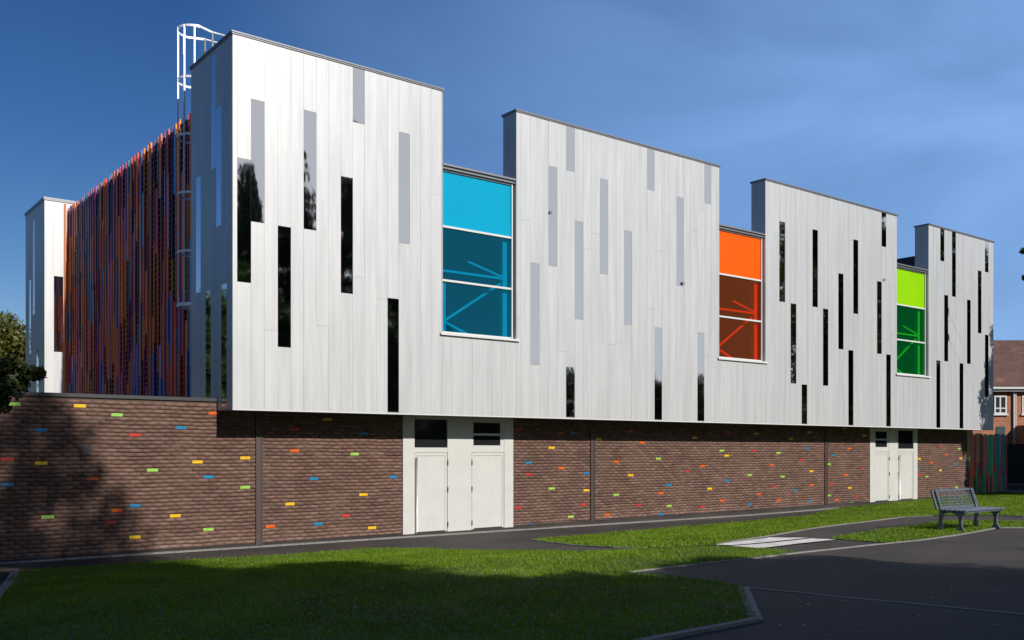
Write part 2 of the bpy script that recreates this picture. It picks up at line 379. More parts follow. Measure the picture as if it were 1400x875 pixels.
for nm, pl, dens, h0, h1, w, lab in (
    ('grass', lawnA, 900, .025, .06, .022, 'bright green mown grass strip between brick wall and footpath'),
    ('grass', lawnB, 1500, .022, .055, .014, 'large mown lawn in the foreground, mostly in tree shade'),
    ('grass', lawnC, 1100, .025, .06, .02, 'small green lawn wedge beside the bench')):
    tag(sheet('lawn', pl, .014, M_SOIL, .6), kind='structure')
    tag(blades(nm, pl, dens, h0, h1, w, seed=int(dens)), lab, 'grass', kind='stuff')
edging('edging', poly(*upper_edge_low))
edging('edging', poly((978,745),(1000,741),(1058,732),(1116,722),(1175,714.7),(1233,707.4),(1277,705.4),(1400,706.5),(1500,707)))
edging('edging', poly((857,783),(1000,767.5),(1087,757),(1201,744.7),(1262,738.5),(1306,732.5),(1335,727.5),(1364,722),(1400,722),(1500,722.5)), .05)
edging('edging', poly((1204,725),(1271,716),(1291,713),(1400,712.6),(1500,712.5)), .05)
edging('kerb', [kE, kLow], .09, .045)
edging('kerb', [kLow, kA], .14, .02)
edging('edging', [kA, kC], .07, .012)
edging('kerb', [pT, (pT[0]+dd[0]*5, pT[1]+dd[1]*5)], .12, .05)
edging('edging', [(-13, WY-.12), (0, WY-.12), (8, WY-.12), (16, WY-.14), (22, WY-.16)], .13, .03)
# two pale paving strips across the path
tag(sheet('paving', poly((1000,748),(1040,751),(1087,745),(1143,739),(1110,737.5),(1055,743.5)), .022, M_PAVE, .5), kind='structure')
tag(sheet('paving', poly((980,746),(1000,747),(1053,742.2),(1106,736.6),(1052,736.2)), .022, M_PAVE, .5), kind='structure')
# fallen leaves
mb = MB()
for i in range(230):
    px = random.uniform(100, 1390); py = random.uniform(775, 872) if random.random() < .8 else random.uniform(756, 790)
    x, y = G(px, py); s_ = random.uniform(.012, .034); a = random.random()*6.28; z = hgt(x, y)+(.05 if px < 1030 else .018)
    c_, s2 = math.cos(a)*s_, math.sin(a)*s_
    mb.v += [(x-c_, y-s2, z), (x+s2*.6, y-c_*.6, z+random.uniform(0,.01)), (x+c_, y+s2, z+random.uniform(-.003,.012)), (x-s2*.6, y+c_*.6, z+.004)]
    n0 = len(mb.v)-4; mb.f.append((n0, n0+1, n0+2, n0+3)); mb.m.append(0)
tag(mb.build('fallen_leaves', M_DRY), 'small dry fallen leaves scattered over shaded grass and tarmac', 'leaves', kind='stuff')

# ------------------------------------------------------------------ main building
B = empty('clad_building', (0, WY, 0), 'long white and mirrored metal clad building with three coloured windows over a brown brick base', 'building')
X1a, X1b = 0.0, on_y(604.8, 0)[0]
X2a, X2b = on_y(706, 0)[0], on_y(983, 0)[0]
X3a, X3b = on_y(1046.5, 0)[0], on_y(1226, 0)[0]
X4a, X4b = on_y(1269.5, 0)[0], on_y(1358, 0)[0]
vols = [(X1a, X1b), (X2a, X2b), (X3a, X3b), (X4a, X4b)]
bays = [(X1b, X2a), (X2b, X3a), (X3b, X4a)]
ZW0, ZW1, ZC = 4.80, 8.655, 8.75
strips = [(325,343,217,386),(343,361.5,137,304),(379.6,397,309.5,474.7),(415.2,432,152,314),(466,482,242,401),(482.8,499,0,168.6),(530,545,408,700),(545.5,560,181.7,333),
 (774,785,0,234),(750.4,763,228,364),(819.6,831,245,374.7),(786,798,302.7,436.7),(725.7,738.7,360,499),(852.6,864,315.7,444),(883.8,893.7,0,260),(923.9,934,269.5,391),(961.6,970.5,0,278),(774.8,787,502,700),(895.8,906,448,700),(954.4,963.7,455,700),
 (1065,1072,303,412.5),(1110,1117.8,314,419.6),(1166,1173.5,327.8,429),(1204,1210.5,0,337),(1146.3,1153,374,477.4),(1199.3,1205.3,384.8,483.7),(1081.6,1088.8,415.2,524.3),(1126,1133,422.4,527.3),(1161,1167.4,479,700),(1212.5,1218.2,484.8,700),(1096.7,1104,525.8,700),
 (1285,1290,0,356.8),(1301.3,1306,0,405.5),(1345.8,1350.6,0,371.9),(1337,1341,370,455.5),(1291.5,1296.5,403.6,494),(1322.5,1327.2,410,497.4),(1347,1351.5,457.8,543),(1281.4,1286.3,493,700),(1312.8,1317.4,496.9,700)]
MOD = .293
S = []
for (a, b, t, bo) in strips:
    xm = on_y((a+b)/2, 0)[0]; zt = min(ZT-.02, on_y((a+b)/2, t)[1]); zb_ = max(ZB+.025, on_y((a+b)/2, bo)[1]); S.append((xm, zt, zb_))
# panel joints: a grid per volume fitted through the mirror panels
cols = []
edges_all = [(X1a, X2a-.0), (X2a, X3a), (X3a, X4a), (X4a, X4b)]
for k, (xa, xb) in enumerate(edges_all):
    ms = [s[0] for s in S if xa <= s[0] < xb]
    best = None
    for o_ in np.arange(0, MOD, .005):
        for md in (.288, .291, .294, .297, .300):
            e = sum(min(abs(((m-xa-o_)/md) % 1-.5), 1)**2 for m in ms)
            if best is None or e < best[0]: best = (e, o_, md)
    _, o_, md = best
    x = xa+o_
    if o_ > .03: cols.append((xa, x))
    while x < xb-.02:
        cols.append((x, min(x+md, xb))); x += md
# break columns where a bay begins
c2 = []
for (a, b) in cols:
    cut = [e for bb in bays for e in bb if a+.02 < e < b-.02]
    if cut: c2 += [(a, cut[0]), (cut[0], b)]
    else: c2.append((a, b))
cols = c2
clad = MB(); G2 = .0016; mirrors = []
for (a, b) in cols:
    xm = (a+b)/2
    top = ZT
    for bb in bays:
        if bb[0]-.01 <= xm <= bb[1]+.01: top = ZW0
    segs = [(ZB, top)]
    for (sx, zt, zb_) in S:
        if a <= sx < b:
            mirrors.append((a, b, zb_, zt)); ns = []
            for (u, w) in segs:
                if zb_ > u and zt < w: ns += [(u, zb_), (zt, w)]
                elif zb_ <= u < zt < w: ns.append((zt, w))
                elif u < zb_ < w <= zt: ns.append((u, zb_))
                elif zb_ <= u and zt >= w: pass
                else: ns.append((u, w))
            segs = ns
    for (u, w) in segs:
        if w-u < .04: continue
        if w-u > 4.5 and random.random() < .5:
            c_ = random.uniform(u+1.2, w-1.2); parts = [(u, c_-.002), (c_+.002, w)]
        else: parts = [(u, w)]
        for (p, q) in parts:
            j = random.uniform(-.0015, .0015); clad.box(a+G2, b-G2, .0+j, .022, p, q)
# left return of the first volume, rear box and the far volume
def side_panels(mb, xp, y0, y1, z0, z1, ms=()):
    n = round((y1-y0)/.29); st = (y1-y0)/n
    for i in range(n):
        a = y0+i*st; b = a+st; segs = [(z0, z1)]
        for (sy, za, zb_) in ms:
            if a <= sy < b:
                mirrors.append((None, xp, a, b, za, zb_)); ns = []
                for (u, w) in segs:
                    if za > u+.02 and zb_ < w-.02: ns += [(u, za), (zb_, w)]
                    elif za <= u+.02: ns.append((zb_, w))
                    elif zb_ >= w-.02: ns.append((u, za))
                segs = ns
        for (u, w) in segs: mb.box(xp, xp+.022, a+G2, b-G2, u, w)
LD = 2.37
lst = []
for (a, b, t, bo) in ((293.5,301,146,310),(285.5,293,77,232),(271,277.5,239,399),(284,291.5,396,546),(299.5,307.5,389,700)):
    y, zt = on_x((a+b)/2, t); _, zb_ = on_x((a+b)/2, bo); lst.append((y, max(zb_, ZB+.025), min(zt, ZT-.02)))
side_panels(clad, 0.0, .024, LD, ZB, ZT, lst)
for xa in (X2a, X3a, X4a): side_panels(clad, xa, .024, DEP, ZC if False else ZW0, ZT)
clad.build('cladding', M_CLAD, B)
for mrec in mirrors:
    mb = MB()
    if mrec[0] is None: _, xp, a, b, za, zb_ = mrec; mb.box(xp+.003, xp+.021, a+G2, b-G2, za+.004, zb_-.004)
    else:
        a, b, za, zb_ = mrec; mb.box(a+G2, b-G2, .003, .021, za+.004, zb_-.004)
    mb.build('mirror_panel', M_MIRROR, B)
# backing structure
bk = MB()
M_BACK = mat('backing_metal', (.34,.345,.35), .5, .3)
for i, (a, b) in enumerate(vols):
    bk.box(a+.024, b, .024, DEP-.002, ZB+.012, ZT-.01)
bk.box(.024, X1b, DEP, LD, ZB+.012, ZT-.01)
for (a, b) in bays: bk.box(a+.001, b+.023, .024, DEP-.002, ZB+.012, ZW0-.03)
bk.build('wall', M_BACK, B)
# right-hand end skin of each volume
for (a, b) in vols[:3]: MB().box(b+.001, b+.014, .004, DEP, ZW0+.02, ZT).build('end_cladding', M_CLAD, B)
sk = MB(); sk.box(X4b+.001, X4b+.014, .004, DEP, ZB, ZT)
sk.box(X4b+.001, X4b+.014, DEP+.001, 16.0, ZB, ZC-.02)
sk.build('end_cladding', M_CLAD, B)
# copings
def coping(x0, x1, y0, y1, z):
    mb = MB(); mb.box(x0-.035, x1+.035, y0-.035, y1+.035, z+.002, z+.03); mb.box(x0-.02, x1+.02, y0-.02, y1+.02, z-.028, z+.002)
    return mb.build('coping', M_COPE, B)
coping(X1a, X1b+.014, 0, LD, ZT)
for (a, b) in vols[1:]: coping(a, b+.014, 0, DEP, ZT)
# dark shadow line directly under copings is real geometry above; bottom drip trim
tr = MB(); tr.box(-.004, X4b, -.006, .03, ZB-.03, ZB-.002); tr.build('drip_trim', M_FRAME, B)
so = MB(); so.box(.002, X4b, .031, 3.0, ZB-.02, ZB+.01); so.build('soffit', M_SOFFIT, B)
# main hall
hall = MB()
hall.box(.9, 1.0, LD+.002, 16.0, 3.0, 10.15); hall.box(1.002, X4b-.02, 15.9, 16.0, 3.0, ZC-.05)
hall.box(X4b-.15, X4b-.002, DEP+.002, 15.898, 3.0, ZC-.05)
hall.build('hall_wall', M_INT, B)
rf = MB(); rf.box(1.0, X4b, DEP+.002, 16.0, ZC-.24, ZC-.05); rf.build('roof', M_ROOF, B)
fl = MB(); fl.box(1.002, X4b-.16, DEP+.002, 15.898, ZB+.014, 3.02); fl.build('hall_floor', M_INT, B)
# rooftop plant room seen over the green window
yb0, _ = on_x(1254, 350, 27.4)
pr = MB(); pr.box(27.4, 31.0, .9, 9.0, ZC-.05, on_x(1241, 351.5, 27.4)[1]); pr.build('plant_room', M_PLANT, B)
# coloured windows
cw = [('cyan', (.0,.27,.44), (.01,.74,.86)), ('orange', (.80,.085,.0), (.98,.34,.04)), ('green', (.21,.48,.0), (.38,.86,.08))]
for (a, b), (nm, cs, tint) in zip(bays, cw):
    W = pivot('window', B, (a, .1, ZW0)); W['label'] = {'cyan': 'window with bright blue top panel and tinted blue glass', 'orange': 'window with bright orange top panel and tinted amber glass', 'green': 'window with lime green top panel and tinted green glass'}[nm]
    y0, y1 = .10, .16; fw = .04
    fr = MB(); z1, z2 = 7.315, 6.05; XR = b-.035
    fr.box(a+.002, a+fw, y0, y1, ZW0, ZW1); fr.box(XR-fw, XR, y0-.01, y1+.02, ZW0, ZW1)
    for z in (z1, z2): fr.box(a+fw+.001, XR-fw-.001, y0, y1, z-.026, z+.026)
    fr.box(a+fw+.001, XR-fw-.001, y0, y1, ZW0, ZW0+.05); fr.box(a+fw+.001, XR-fw-.001, y0, y1, ZW1-.04, ZW1)
    fr.build('frame', M_FRAME, W, bevel=.004)
    sp_ = mat('spandrel_'+nm, cs, .35, 0, .15); nn = noise(sp_, 1.2, 3); rr = ramp(sp_, nn.outputs['Fac'], [(.3, tuple(c*.93 for c in cs)), (.7, cs)]); lk(sp_, rr.outputs['Color'], BS(sp_).inputs['Base Color'])
    MB().box(a+fw, XR-fw, y0+.035, y0+.05, z1+.035, ZW1-.04).build('top_panel', sp_, W)
    gm = glass('glass_'+nm, tint, tuple(.10+.90*c for c in tint), {'cyan': (.002,.12,.22), 'orange': (.15,.03,.01), 'green': (.002,.15,.05)}[nm])
    MB().box(a+fw, XR-fw, y0+.03, y0+.036, z2+.035, z1-.035).build('pane', gm, W)
    MB().box(a+fw, XR-fw, y0+.03, y0+.036, ZW0+.05, z2-.035).build('pane', gm, W)
    si = MB(); si.box(a-.07, b+.08, -.055, .098, ZW0-.03, ZW0-.002); si.box(a-.07, b+.08, -.055, -.045, ZW0-.055, ZW0-.03); si.build('sill', M_FRAME, W)
    hd = MB(); hd.box(a+.002, b-.001, .045, DEP, ZW1+.001, ZC-.03); hd.box(a+.002, b-.001, .0, DEP+.03, ZC-.03, ZC+.015); hd.build('head', M_COPE, W)
    # steel bracing behind the glass
    mb = MB(); yb = .21
    colx = {'cyan': 690.5, 'orange': 1033.5, 'green': 1256.5}[nm]; sh = on_y(colx, 400, yb)[0]-on_y(690.5, 400, yb)[0]
    cx = on_y(colx, 400, yb)[0]
    def bp(px, py): X, Z = on_y(px, py, yb); return (X+sh, yb, Z)
    mb.box(cx-.07, cx+.07, yb+.01, yb+.15, 3.02, ZC-.25)
    mb.beam((cx-2.6, yb, bp(686, 381)[2]), (cx-.08, yb, bp(686, 381)[2]), .055)
    mb.beam(bp(640, 358), (cx-.08, yb-.02, bp(686, 381)[2]+.03), .045)
    nl = bp(607, 440)
    mb.beam((nl[0], yb+.1, nl[2]), (cx-.09, yb+.1, bp(686, 383)[2]-.08), .055); mb.beam((nl[0], yb, nl[2]), bp(655, 466), .055); mb.beam((nl[0]-.05, yb, 3.1), (nl[0]-.05, yb, 6.0), .12)
    mb.build('steel_bracing', M_WSTEEL, W)
# small dark fixings on the cladding
for (px, py) in ((751,291),(932.5,388),(1208,382.5)):
    X, Z = on_y(px, py); mb = MB()
    mb.box(X-.025, X+.0, -.035, -.002, Z-.04, Z+.04); mb.tube([(X-.02,-.03,Z-.03),(X+.04,-.05,Z-.02),(X+.05,-.04,Z+.04)], .010, 6)
    mb.build('wall_fixing', M_HINGE, B)

# ---- brick base
D1 = (on_y(550, 0, WY)[0], on_y(701, 0, WY)[0]); D2 = (on_y(1188.5, 0, WY)[0], on_y(1253.5, 0, WY)[0])
XE = on_y(1322, 0, WY)[0]; CO = .0775; BL = .2265
cb = """26 552 G;112 553.6 Y;167 567 G;64 587.5 B;245 583 B;187 596.5 R;7 629 R;65 633 Y;270 629.5 Y;336 626.5 Y;128 655.6 O;214 644 G;283 653.5 B;5 665 B;336 667 G;154 697 O;188 691.6 B;246 705 Y;73 706.6 G;149 715.6 R;189 736 Y;283 724 G;373 720.4 O;292 562.5 O
399.7 615.7 O;479 622 G;432 656 B;538 653.4 B;494 673.6 Y;399.7 688.7 Y;469 703 R;437 716.8 B;514 720 Y;453 573.5 Y;403 585 R;499 593.7 B;707.5 588 R;719 633.5 B;720 650 R;711.6 693.5 R;723.6 715.4 B
757.7 613.5 Y;766 638 O;797.8 648.5 B;757 668.7 G;798 670 Y;800.5 689.6 R;878 605.7 O;838.6 632 O;897.5 626.6 G;861.5 650 Y;937 643.4 R;961 635.8 O;916.7 661 B;841 676 G;900.6 674 O;916.7 691 G;871.5 690.7 R;969.5 669.4 Y;961 693.4 R;986.3 683 O;986 616.3 G;996.6 623.5 Y;996.6 656.4 B;817.7 600 Y;768 592 R;787 594 B;859 590 R;952 597 Y
780 706 G;831 703 O;901 704 B;1027.7 689.7 B;1037 673.7 O;1057 665 R;1086 669 B;1065 683 O;1029.3 614.3 R;1066.7 618 G;1102.4 614 B;1057 634.8 O;1093 629 R;1107.4 642.5 Y;1027 648.8 G;1071.8 652 G;1107.7 663.3 O;1109 683 B
1163.8 614.3 O;1138 622 B;1131.8 635.4 G;1177 640.5 R;1159 649.7 O;1137.7 660.4 R;1163 667.8 Y;1132.7 676 G;1171.8 677.6 R;1144 681.8 O;1163 688.9 G;1152.5 587 Y;1181 594 Y;1036.7 591.5 G;1079 599 Y;994.6 592.7 R;1107 590 G
1287.5 610 R;1292.6 621.5 O;1257 625.8 Y;1272 633 O;1256 641.4 B;1284 641.8 Y;1257 648.7 R;1267 652 G;1313 627 Y;1311 614 G;1305.6 635.4 B;1306.5 665 G"""
special = {}
for tkn in cb.replace('\n', ';').split(';'):
    a = tkn.split(); X, Z = on_y(float(a[0]), float(a[1]), WY)
    r_ = int(math.floor((Z+.155)/CO)); off = (r_ % 2)*BL/2
    c_ = int(math.floor((X+14-off)/BL)); special[(r_, c_)] = a[2]
bv = []; bf = []; gl_list = []; order = list(GL)
for r_ in range(42):
    z0 = -.155+r_*CO; z1 = z0+CO-.010
    off = (r_ % 2)*BL/2
    for c_ in range(0, 205):
        x0 = -14+off+c_*BL; x1 = x0+BL-.009
        top = 3.07 if x0 < 0 else ZB-.02
        if z1 > top: continue
        if x0 > XE: continue
        xa, xb = x0, min(x1, XE)
        skip = False
        for d in (D1, D2):
            if xa >= d[0] and xb <= d[1]: skip = True
            elif xa < d[0] < xb: xb = d[0]-.004
            elif xa < d[1] < xb: xa = d[1]+.004
        if skip or xb-xa < .02: continue
        # uneven face: each brick sits and leans slightly differently
        wav = math.sin(x0*4.3+z0*3.0+1.5*math.sin(z0*2.1+x0*.5))*.008+math.sin(x0*1.1-z0*2.6)*.0025
        p = random.gauss(0, .0022); tl = random.gauss(0, .0024)+wav; sd = random.gauss(0, .0015)
        if (r_, c_) in special:
            gl_list.append((xa, xb, z0, z1, special[(r_, c_)])); continue
        n = len(bv); y_ = WY-.006+p
        bv += [(xa, y_+tl-sd, z0), (xb, y_+tl+sd, z0), (xb, y_-tl+sd, z1), (xa, y_-tl-sd, z1), (xa, WY+.03, z0), (xb, WY+.03, z0), (xb, WY+.03, z1), (xa, WY+.03, z1)]
        for q in ((0,1,2,3),(1,5,6,2),(5,4,7,6),(4,0,3,7),(3,2,6,7),(4,5,1,0)): bf.append(tuple(n+i for i in q))
BW = np_mesh('brick_wall', bv, bf, M_BRICK, B)
gl_list.sort(key=lambda g: math.hypot(g[0]-EYE.x, 19.5))
KN = {'G': 'green', 'Y': 'yellow', 'B': 'blue', 'R': 'red', 'O': 'orange'}
rest = MB()
for i, (xa, xb, z0, z1, k) in enumerate(gl_list):
    if i < 100:
        o = MB().box(xa, xb, WY-.010, WY+.03, z0+.003, z1-.003).build('glazed_brick', M_GLAZE[k], B, bevel=.003); o['label'] = KN[k]+' glazed brick'
    else: rest.box(xa, xb, WY-.012, WY+.03, z0, z1, order.index(k))
o = rest.build('glazed_bricks', [M_GLAZE[k] for k in order], B); o['kind'] = 'stuff'
mo = MB()
mo.box(-14, -.002, WY+.002, WY+.25, -.3, 3.065); mo.box(0, D1[0], WY+.002, WY+.25, -.3, ZB-.022); mo.box(D1[1], D2[0], WY+.002, WY+.25, -.3, ZB-.022); mo.box(D2[1], XE-.002, WY+.002, WY+.25, -.3, ZB-.022)
mo.box(XE-.25, XE-.004, WY+.26, 16, -.3, ZB-.022)
mo.build('mortar_backing', M_MORTAR, B)
cp = MB(); cp.box(-14.03, -.004, WY-.035, WY+.3, 3.066, 3.135); cp.build('wall_coping', M_DARKCOPE, B)
lr = MB(); lr.box(-14, .85, WY+.302, 22, 2.9, 3.03); lr.build('low_roof', M_ROOF, B)
for (a, b) in ((348.5, 358.5), (806, 812.5), (1126, 1131)):
    x0 = on_y(a, 0, WY)[0]; x1 = on_y(b, 0, WY)[0]; x0, x1 = (x0+x1)/2-.075, (x0+x1)/2+.075
    mb = MB(); mb.box(x0, x0+.02, WY-.045, WY+.01, -.05, ZB-.022); mb.box(x1-.02, x1, WY-.045, WY+.01, -.05, ZB-.022); mb.box(x0+.02, x1-.02, WY-.028, WY+.006, -.05, ZB-.022)
    mb.build('steel_post', M_POST, B)
# vent grille
vx0, vz1 = on_y(111, 608, WY); vx1, vz0 = on_y(125, 622, WY); mb = MB(); mb.box(vx0, vx1, WY-.02, WY+.005, vz0, vz1)
for i in range(5): z = vz0+.02+i*(vz1-vz0-.03)/5; mb.box(vx0+.015, vx1-.015, WY-.032, WY-.019, z, z+.014)
mb.build('vent_grille', M_HINGE, B)

# ---- door units
def wx(p): return on_y(p, 0, WY)[0]
def door_unit(dx, x_of, dark_first, base):
    # surround panelling in two leaves plus middle panel
    top = ZB-.022
    U = pivot('door_surround_group', B, (dx[0], WY, 0)); U.name = 'doorway'
    xA, xB = x_of(565 if not 0 else 0), 0
    L0, L1, R0, R1 = x_of('L0'), x_of('L1'), x_of('R0'), x_of('R1')
    mb = MB(); y0, y1 = WY-.03, WY+.06
    zl = 2.0; zt0, zt1 = 2.12, 2.80
    mb.box(dx[0]+.002, L0, y0, y1, -.05, top); mb.box(L1, R0, y0, y1, -.05, top); mb.box(R1, dx[1]-.002, y0, y1, -.05, top)
    for (p, q) in ((L0, L1), (R0, R1)):
        mb.box(p+.001, q-.001, y0, y1, zt1, top); mb.box(p+.001, q-.001, y0+.004, y1, zl+.005, zt0)
    mb.build('surround', M_DOOR, U, bevel=.004)
    mb = MB()
    for xx in ((L1+R0)/2-.001,): pass
    for k, (p, q) in enumerate(((L0, L1), (R0, R1))):
        big = (k == 0) == dark_first
        D = pivot('door', U, (p, WY, 0))
        mb = MB(); yl = WY-.012
        mb.box(p+.008, q-.008, yl, WY+.05, base+.012, zl)
        # raised perimeter frame and inner panel step
        f = .07
        mb.box(p+.012, p+f, yl-.012, yl-.001, base+.02, zl-.005); mb.box(q-f, q-.012, yl-.012, yl-.001, base+.02, zl-.005)
        mb.box(p+f+.001, q-f-.001, yl-.012, yl-.001, zl-.075, zl-.005)
        mb.build('leaf', M_DOOR, D, bevel=.003)
        if big:
            MB().box(p+.02, q-.02, WY+.0, WY+.02, zt0+.003, zt1-.003).build('transom_pane', M_BLACK, D)
            h = MB(); hx = p+.035
            h.tube([(hx, yl-.07, base+.12), (hx, yl-.07, zl-.1)], .016, 8)
            for z in (base+.2, zl-.2): h.tube([(hx, yl-.07, z), (hx, yl, z)], .012, 8)
            h.build('pull_handle', M_STEEL, D, smooth=True)
        else:
            MB().box(p+.06, q-.12, WY+.0, WY+.02, zt0+.06, zt1-.05).build('transom_pane', M_BLACK, D)
            f2 = MB(); zc = (zt0+zt1)/2
            f2.box(p+.04, q-.1, WY-.025, WY-.001, zc-.035, zc+.02)
            f2.box(p+.002, p+.058, WY-.02, WY+.03, zt0+.001, zt1-.001); f2.box(q-.118, q-.002, WY-.02, WY+.03, zt0+.001, zt1-.001)
            f2.box(p+.06, q-.12, WY-.02, WY+.03, zt0+.001, zt0+.058); f2.box(p+.06, q-.12, WY-.02, WY+.03, zt1-.048, zt1-.001)
            f2.build('transom_frame', M_DOOR, D)
        hside = q if (k == 0) else p
        for z in (base+.25, base+1.1, zl-.25):
            MB().tube([(hside, WY-.045, z-.06), (hside, WY-.045, z+.06)], .013, 8).build('hinge', M_HINGE, D)
m1 = {'L0': wx(566), 'L1': wx(611), 'R0': wx(644), 'R1': wx(688.5)}
door_unit(D1, lambda k: m1.get(k, 0), True, 0.0)
m2 = {'L0': wx(1195), 'L1': wx(1214.5), 'R0': wx(1227), 'R1': wx(1248)}
door_unit(D2, lambda k: m2.get(k, 0), False, 0.09)
# vision: middle panel joint lines
# ---- far volume behind, same alignment
YF = 16.2
XFb = 0.72
fc = MB(); fm = []
fyf0, _ = on_x(35, 290, 0)
n = 3
fst = on_y(76.7, 377.5, YF), on_y(76.7, 481, YF)
w_ = (XFb+1.2)/6.0
for i in range(6):
    a = i*.29; b = a+.29; segs = [(3.0, ZT)]
    if a <= fst[0][0] < b:
        segs = [(3.0, fst[1][1]), (fst[0][1], ZT)]; MB().box(a+G2, b-G2, YF+.003, YF+.02, fst[1][1]+.004, fst[0][1]-.004).build('mirror_panel', M_MIRROR, B)
    for (u, w) in segs: fc.box(a+G2, b-G2, YF, YF+.022, u, w)
mirrors = []; YE = fyf0
lst = []
for (a, t, bo) in ((46.5, 300, 430), (40, 383, 484), (51, 478, 560)):
    y, zt = on_x(a, t); _, zb_ = on_x(a, bo); lst.append((y, max(zb_, 3.02), min(zt, ZT-.02)))
side_panels(fc, 0.0, YF+.024, YE, 3.0, ZT, lst)
fc.build('cladding', M_CLAD, B)
for _, xp, a, b, za, zb_ in mirrors: MB().box(xp+.003, xp+.021, a+G2, b-G2, za+.004, zb_-.004).build('mirror_panel', M_MIRROR, B)
bk = MB(); bk.box(.024, 1.74, YF+.024, YE, 2.9, ZT-.01); bk.build('wall', M_BACK, B)
mb = MB(); mb.box(-.035, 1.78, YF-.035, YE+.03, ZT+.002, ZT+.05); mb.box(-.028, 1.77, YF-.028, YE+.02, ZT-.045, ZT+.002); mb.build('coping', M_COPE, B)

# ---- coloured fin screen, faces -X between the two volumes
scr = pivot('fin_screen', B, (.75, LD, 3.0)); scr['label'] = 'screen of narrow vertical fins in purple, orange, red, blue and yellow'
ZS = 10.25
MB().box(.86, .898, LD+.01, YF+.02, 3.035, ZS-.02).build('backing', M_BACKD, scr); bkp = MB()
z = 3.1
while z < ZS-.06:
    bkp.prism([(.79, z), (.855, z+.05), (.855, z+.062), (.79, z+.012)], 'y', LD+.01, YF+.02) if False else None
    n0 = len(bkp.v); y0, y1 = LD+.01, YF+.02
    bkp.v += [(.765, y0, z), (.765, y1, z), (.855, y1, z+.06), (.855, y0, z+.06), (.765, y0, z+.02), (.765, y1, z+.02), (.855, y1, z+.08), (.855, y0, z+.08)]
    for q in ((3,2,1,0),(4,5,6,7),(0,1,5,4),(1,2,6,5),(2,3,7,6),(3,0,4,7)): bkp.f.append(tuple(n0+i for i in q)); bkp.m.append(0)
    z += .15
bkp.build('louvres', M_LOUV, scr)
fp = MB(); ff = MB(); y = LD+.04; k = 0
rows = [3.04, 4.55, 5.95, 7.4, 8.85, ZS]
while y < YF-.25:
    def cuts(j_, off):
        c_ = [rows[0]]+[r_z+random.choice((-.45, -.2, 0, .2, .45))*j_+off for r_z in rows[1:-1] if random.random() < .85]+[ZS+random.uniform(-.02, .02)]
        return list(zip(c_[:-1], c_[1:]))
    # flat coloured boards in bands, some left open to the louvres behind
    for w0 in (0, .118):
        for (a, b) in cuts(1.0, .3*math.sin(k*.9)):
            if random.random() < .64: ff.box(.745, .765, y+w0, y+w0+.108, a+.004, b-.004)
    for (a, b) in cuts(1.0, .25*math.sin(k*.7+2)):
        dp = random.choice((.012, 0, 0)); fp.box(.705+dp, .742, y+.238, y+.266, a+.003, b-.003)
    y += .28; k += 1
ff.build('board', M_FIN, scr); fp.build('fin', M_FINB, scr)
# corner trim where the screen meets the far volume
MB().box(.60, .66, YF-.09, YF-.02, 3.04, ZT-.1).build('edge_fin', mat('edge_orange', (.55,.14,.01), .4), scr)

# ---- caged ladder
LAD = pivot('caged_ladder', B, (.7, 3.12, 3.03))
yc, xc, rr_ = 3.13, .34, .37
zt_l = 11.62; hoops = [11.62, 10.47, 9.18, 7.87, 6.55, 5.35]
def hoop_pts(z, zback=None):
    pts = [(.68, yc-.24, z)]
    for i in range(13):
        a = -math.pi/2+math.pi*i/12
        pts.append((xc-math.cos(a)*rr_, yc+math.sin(a)*rr_, z))
    pts.append((.68, yc+.24, z)); return pts
for ys_ in (yc-.24, yc+.24):
    MB().tube([(.68, ys_, 3.04), (.68, ys_, zt_l)], .024, 8).build('stile', M_STEEL, LAD, smooth=True)
for z in hoops:
    mb = MB(); P = hoop_pts(z)
    for p, q in zip(P[:-1], P[1:]):
        p = Vector(p); q = Vector(q); d = q-p; nn = Vector((d.y, -d.x, 0)).normalized()*.006; h = .025 if z > 5.5 else .04
        n0 = len(mb.v)
        for pt in (p, q): mb.v += [tuple(pt-nn-Vector((0,0,h))), tuple(pt+nn-Vector((0,0,h))), tuple(pt+nn+Vector((0,0,h))), tuple(pt-nn+Vector((0,0,h)))]
        for qd in ((3,2,1,0),(4,5,6,7),(0,1,5,4),(1,2,6,5),(2,3,7,6),(3,0,4,7)): mb.f.append(tuple(n0+i for i in qd)); mb.m.append(0)
    mb.build('hoop', M_STEEL, LAD)
for a in (-72, -36, 0, 36, 72):
    a = math.radians(a); x = xc-math.cos(a)*(rr_-.006); y = yc+math.sin(a)*(rr_-.006)
    MB().beam((x, y, hoops[-1]-.04), (x, y, zt_l+.02), .035, .012).build('cage_bar', M_STEEL, LAD)
z = 3.3
while z < 11.0:
    MB().tube([(.68, yc-.24, z), (.68, yc+.24, z)], .014, 6).build('rung', M_STEEL, LAD); z += .3
for sgn in (-1, 1):
    ys_ = yc+.24*sgn
    MB().tube([(.68, ys_, zt_l), (1.25, ys_, zt_l), (1.25, ys_, 10.2)], .022, 8).build('handrail', M_STEEL, LAD)
    MB().tube([(.68, ys_, zt_l-.55), (1.25, ys_, zt_l-.55)], .018, 8).build('mid_rail', M_STEEL, LAD)

